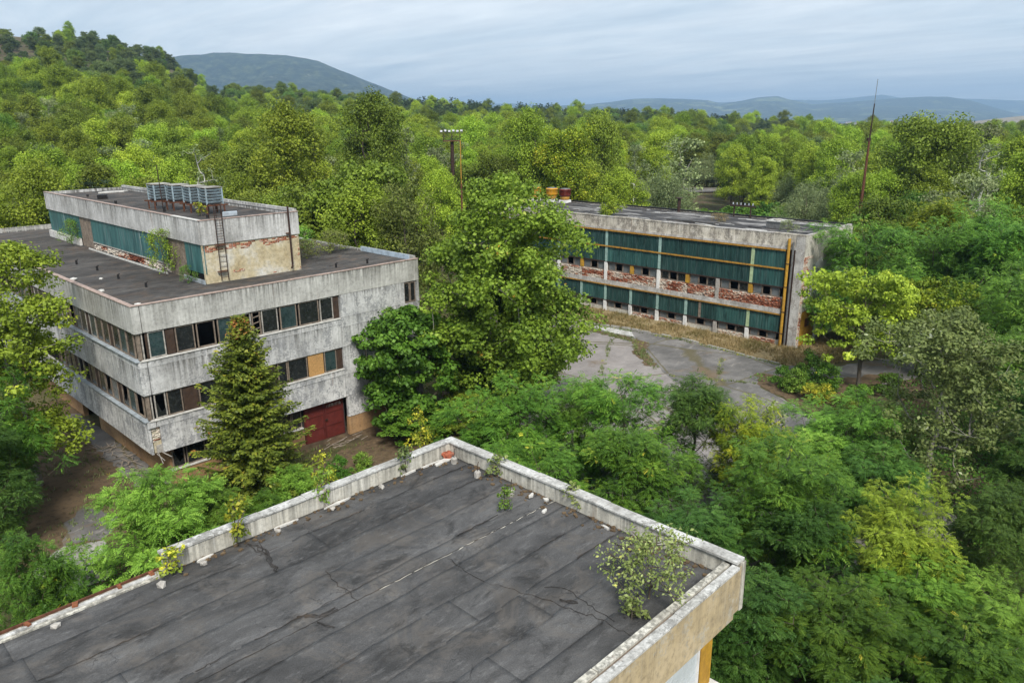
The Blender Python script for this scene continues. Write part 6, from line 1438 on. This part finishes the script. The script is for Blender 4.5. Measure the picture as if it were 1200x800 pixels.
# ---- far woodland: one mass, instanced on points
def inst_points(name, pts, protos, label):
    """pts: (x,y,z,kind,rotz,sxy,sz)"""
    a = np.array(pts, float); me = bpy.data.meshes.new(name); me.vertices.add(len(a)); me.vertices.foreach_set('co', a[:, :3].astype(np.float32).ravel())
    def at(nm, ty, data, key): q = me.attributes.new(nm, ty, 'POINT'); q.data.foreach_set(key, data)
    at('kind_id', 'INT', a[:, 3].astype(np.int32), 'value')
    at('turn', 'FLOAT_VECTOR', np.stack([a[:, 4] * 0, a[:, 4] * 0, a[:, 4]], 1).astype(np.float32).ravel(), 'vector')
    at('size', 'FLOAT_VECTOR', np.stack([a[:, 5], a[:, 5], a[:, 6]], 1).astype(np.float32).ravel(), 'vector')
    o = bpy.data.objects.new(name, me); COL.objects.link(o)
    ng = bpy.data.node_groups.new(name + '_instancing', 'GeometryNodeTree')
    ng.interface.new_socket('Geometry', in_out='INPUT', socket_type='NodeSocketGeometry'); ng.interface.new_socket('Geometry', in_out='OUTPUT', socket_type='NodeSocketGeometry')
    gi = ng.nodes.new('NodeGroupInput'); go = ng.nodes.new('NodeGroupOutput'); jn = ng.nodes.new('GeometryNodeJoinGeometry')
    def named(nm, ty):
        q = ng.nodes.new('GeometryNodeInputNamedAttribute'); q.data_type = ty; q.inputs['Name'].default_value = nm; return q.outputs['Attribute']
    for k, (ob) in enumerate(protos):
        cmp_ = ng.nodes.new('FunctionNodeCompare'); cmp_.data_type = 'INT'; cmp_.operation = 'EQUAL'
        ng.links.new(named('kind_id', 'INT'), cmp_.inputs[2]); cmp_.inputs[3].default_value = k
        oi = ng.nodes.new('GeometryNodeObjectInfo'); oi.inputs['Object'].default_value = ob; oi.inputs['As Instance'].default_value = True; oi.transform_space = 'ORIGINAL'
        ip = ng.nodes.new('GeometryNodeInstanceOnPoints')
        ng.links.new(gi.outputs[0], ip.inputs['Points']); ng.links.new(cmp_.outputs[0], ip.inputs['Selection']); ng.links.new(oi.outputs['Geometry'], ip.inputs['Instance'])
        ng.links.new(named('turn', 'FLOAT_VECTOR'), ip.inputs['Rotation']); ng.links.new(named('size', 'FLOAT_VECTOR'), ip.inputs['Scale'])
        ng.links.new(ip.outputs[0], jn.inputs[0])
    ng.links.new(jn.outputs[0], go.inputs[0])
    md = o.modifiers.new('instances', 'NODES'); md.node_group = ng
    tag(o, label, 'woodland', kind='stuff'); return o
def crown_of(kind, mat):
    """an unlinked crown object that the instancing node reads"""
    o = bpy.data.objects.new(kind + '_' + mat, P[kind]['crown']); 
    o.material_slots[0].link = 'OBJECT'; o.material_slots[0].material = MAT[mat]; return o
fk = [('poplar1', 'lf_poplar'), ('poplar3', 'lf_poplar'), ('poplar3', 'lf_poplar_dark'), ('broad1', 'lf_broad'), ('broad2', 'lf_hill'), ('broad1', 'lf_hill'), ('willow1', 'lf_willow'), ('pine', 'lf_pine'), ('scrub', 'lf_hill'), ('broad2', 'lf_poplar_dark')]
fo = [crown_of(*q) for q in fk]
pts = []; fr2 = random.Random(5); grid = {}
def gfree(x, y, d):
    i, j = int(x // 10), int(y // 10)
    for a in (i - 1, i, i + 1):
        for b in (j - 1, j, j + 1):
            for q in grid.get((a, b), ()):
                if (q[0] - x) ** 2 + (q[1] - y) ** 2 < d * d: return False
    return True
for x, y, s in placed: grid.setdefault((int(x // 10), int(y // 10)), []).append((x, y))
for k in range(17000):
    t = math.sqrt(fr2.uniform(150 ** 2, 690 ** 2)); b = fr2.uniform(-260, 1420)
    x, y, z = fwd(b, t)
    if t < TMID + 3 and (cnt >= 0): continue
    if 785 < b < 866 and t < 212: continue
    hill = b < 275 and t > 300
    if hill and float(vnoise(x / 38, y / 38)) > 0.6: continue
    d = 4.3 if not hill else 4.6
    if not gfree(x, y, d): continue
    ridge_pine = t > 400 and 470 < b < 940 and fr2.random() < 0.4
    if ridge_pine: kk = 7; s = fr2.uniform(.7, 1.15)
    elif hill: kk = fr2.choices([3, 4, 5, 8, 1, 9], [1, 3, 2, 7, .35, .8])[0]; s = fr2.uniform(.4, .8)
    elif t < 265: kk = fr2.choices([0, 1, 2, 3, 4, 6, 9], [3.2, 2.6, 2, 1.6, .8, 1.3, 1.2])[0]; s = fr2.uniform(.72, 1.05)
    else: kk = fr2.choices([0, 1, 2, 3, 4, 5, 6, 7, 9], [.7, .7, 1, 3, 3, 2.5, 1.2, .35, 1.0])[0]; s = fr2.uniform(.65, 1.05)
    pts.append((x, y, z - 0.4, kk, fr2.uniform(0, 6.28), s * fr2.uniform(.9, 1.15), s * fr2.uniform(.85, 1.15))); grid.setdefault((int(x // 10), int(y // 10)), []).append((x, y))
inst_points('far_woodland', pts, fo, 'mixed woodland covering the hillside and plain behind the buildings')

# ---- undergrowth, grass
def inside(x, y, poly):
    c = False; j = len(poly) - 1
    for i in range(len(poly)):
        if (poly[i][1] > y) != (poly[j][1] > y) and x < (poly[j][0] - poly[i][0]) * (y - poly[i][1]) / (poly[j][1] - poly[i][1]) + poly[i][0]: c = not c
        j = i
    return c
ug = np.random.RandomState(3); cen = []
moss = [(3, 62), (4.2, 37), (14.6, 37.2), (32, 38.6), (34, 46), (33, 82), (13, 82)]
verge = [(58, 60), (58, 22), (66, 20), (71, 22), (77, 26.5), (77, 70), (62, 70)]
while len(cen) < 5200:
    t = math.sqrt(ug.uniform(15 ** 2, 110 ** 2)) if len(cen) < 3200 else math.sqrt(ug.uniform(12 ** 2, 48 ** 2)); b = ug.uniform(-100, 1320); x, y, z = fwd(b, t)
    if inside(x, y, yard) or inside(x, y, moss) or inside(x, y, verge) or (-11 < x < 15.2 and 5 < y < 17.2): continue
    if 13 < x < 33 and 34 < y < 82: continue
    cen.append((x, y, z + ug.uniform(0.1, 0.55), ug.uniform(.35, .95)))
C_ = np.array(cen); per = 26; ci = np.repeat(np.arange(len(C_)), per); N = len(ci); dirs = norm(ug.randn(N, 3)); Pp = C_[ci, :3] + dirs * np.array([1, 1, .55]) * C_[ci, 3][:, None]; Pp[:, 2] = np.maximum(Pp[:, 2], terr(Pp[:, 0], Pp[:, 1]) + 0.03)
Nn = norm(dirs * .4 + np.array([0, 0, .7]) + ug.randn(N, 3) * .4); A_ = norm(np.cross(Nn, ug.randn(N, 3))); l = ug.uniform(.1, .24, N)
o = bpy.data.objects.new('undergrowth', quads(Pp, A_, norm(np.cross(Nn, A_)), Nn, l, l * .55, .15, .4 + ug.randn(len(C_))[ci] * .12 + ug.randn(N) * .15, 'undergrowth', MAT['lf_locust'])); COL.objects.link(o); tag(o, 'low green undergrowth covering the ground under the trees', 'undergrowth', kind='stuff')
def blades(name, polys, n, hmin, hmax, mat, label, seed, avoid=()):
    r = np.random.RandomState(seed); V = []; T = []
    for poly, cnt_ in zip(polys, n):
        xs = [p[0] for p in poly]; ys = [p[1] for p in poly]; k = 0
        while k < cnt_:
            x, y = r.uniform(min(xs), max(xs)), r.uniform(min(ys), max(ys))
            if not inside(x, y, poly) or any(inside(x, y, q) for q in avoid): continue
            if float(vnoise(x * .8, y * .8)) < r.uniform(0.1, .55): continue
            k += 1; z = T0(x, y) + 0.02; tt = r.normal(.35 + .5 * float(vnoise(x * .5 + 3, y * .5)), .15)
            for q in range(6):
                a = r.rand() * 6.28; h = r.uniform(hmin, hmax); ox, oy = r.randn(2) * .06; dx, dy = math.cos(a) * h * .5, math.sin(a) * h * .5; w = 0.02
                bx_, by_ = x + ox, y + oy
                V += [(bx_ - math.sin(a) * w, by_ + math.cos(a) * w, z), (bx_ + math.sin(a) * w, by_ - math.cos(a) * w, z), (bx_ + dx, by_ + dy, z + h)]; T += [tt] * 3
    me = mesh_np(name, np.array(V), np.arange(len(V)).reshape(-1, 3), MAT[mat], False); add_tint(me, np.array(T)); o = bpy.data.objects.new(name, me); COL.objects.link(o); tag(o, label, 'grass', kind='stuff'); return o
blades('dry_grass', [[(59.2, 56), (59.1, 46.3), (60.2, 41.9), (60.7, 36.4), (59.8, 30.4), (59.3, 25.8), (61.4, 23.2), (66, 21.4), (70, 22), (70, 26.9), (64.4, 26.9), (64.4, 56)]], [5200], .12, .42, 'lf_dry', 'dry yellowish grass along the foot of the long hall', 1)
blades('yard_weeds', [[(50.2, 31.4), (50.5, 31.2), (53.6, 25.4), (53.2, 25.2)], [(44.0, 34.0), (44.3, 33.8), (56.0, 41.0), (55.8, 41.4)], [(48.0, 26.0), (48.1, 25.6), (57.4, 30.2), (57.3, 30.6)], [(58.4, 46), (58.9, 46), (60.3, 36.5), (59.3, 26), (58.8, 26), (59.9, 36.5)], [(54.6, 36.4), (57.5, 38.0), (57.8, 42.4), (57.5, 47.5), (56.3, 47.4), (56.4, 42.2), (56.2, 39.0), (53.8, 37.2), (50.8, 33.0), (51.4, 32.6)], [(5.2, 38), (6.5, 52), (10, 62), (14, 62), (13.0, 52), (12.6, 43), (13.5, 41.0), (18, 40.8), (24, 40.6), (27, 38), (24, 33), (13, 37.0)]], [70, 110, 70, 260, 420, 900], .06, .22, 'lf_weed', 'patchy weeds in the cracks and bare soil of the yards', 2, avoid=([(13.3, 40.8), (33, 40.8), (33, 80), (13.3, 80)],))
# ---- haze: the air of the valley
hz_me = MB().box(-4500, 12800, -4500, 12800, -80, 420)
haze = hz_me.build('haze', None); tag(haze, 'pale haze in the valley air', 'haze', kind='stuff')
hm = bpy.data.materials.new('haze'); hm.use_nodes = True; hm.node_tree.nodes.clear()
ho = hm.node_tree.nodes.new('ShaderNodeOutputMaterial'); hv = hm.node_tree.nodes.new('ShaderNodeVolumePrincipled')
hv.inputs['Color'].default_value = (0.46, 0.7, 1.0, 1); hv.inputs['Density'].default_value = 1.5e-4; hv.inputs['Anisotropy'].default_value = 0.2
hm.node_tree.links.new(hv.outputs[0], ho.inputs['Volume']); haze.data.materials.append(hm)
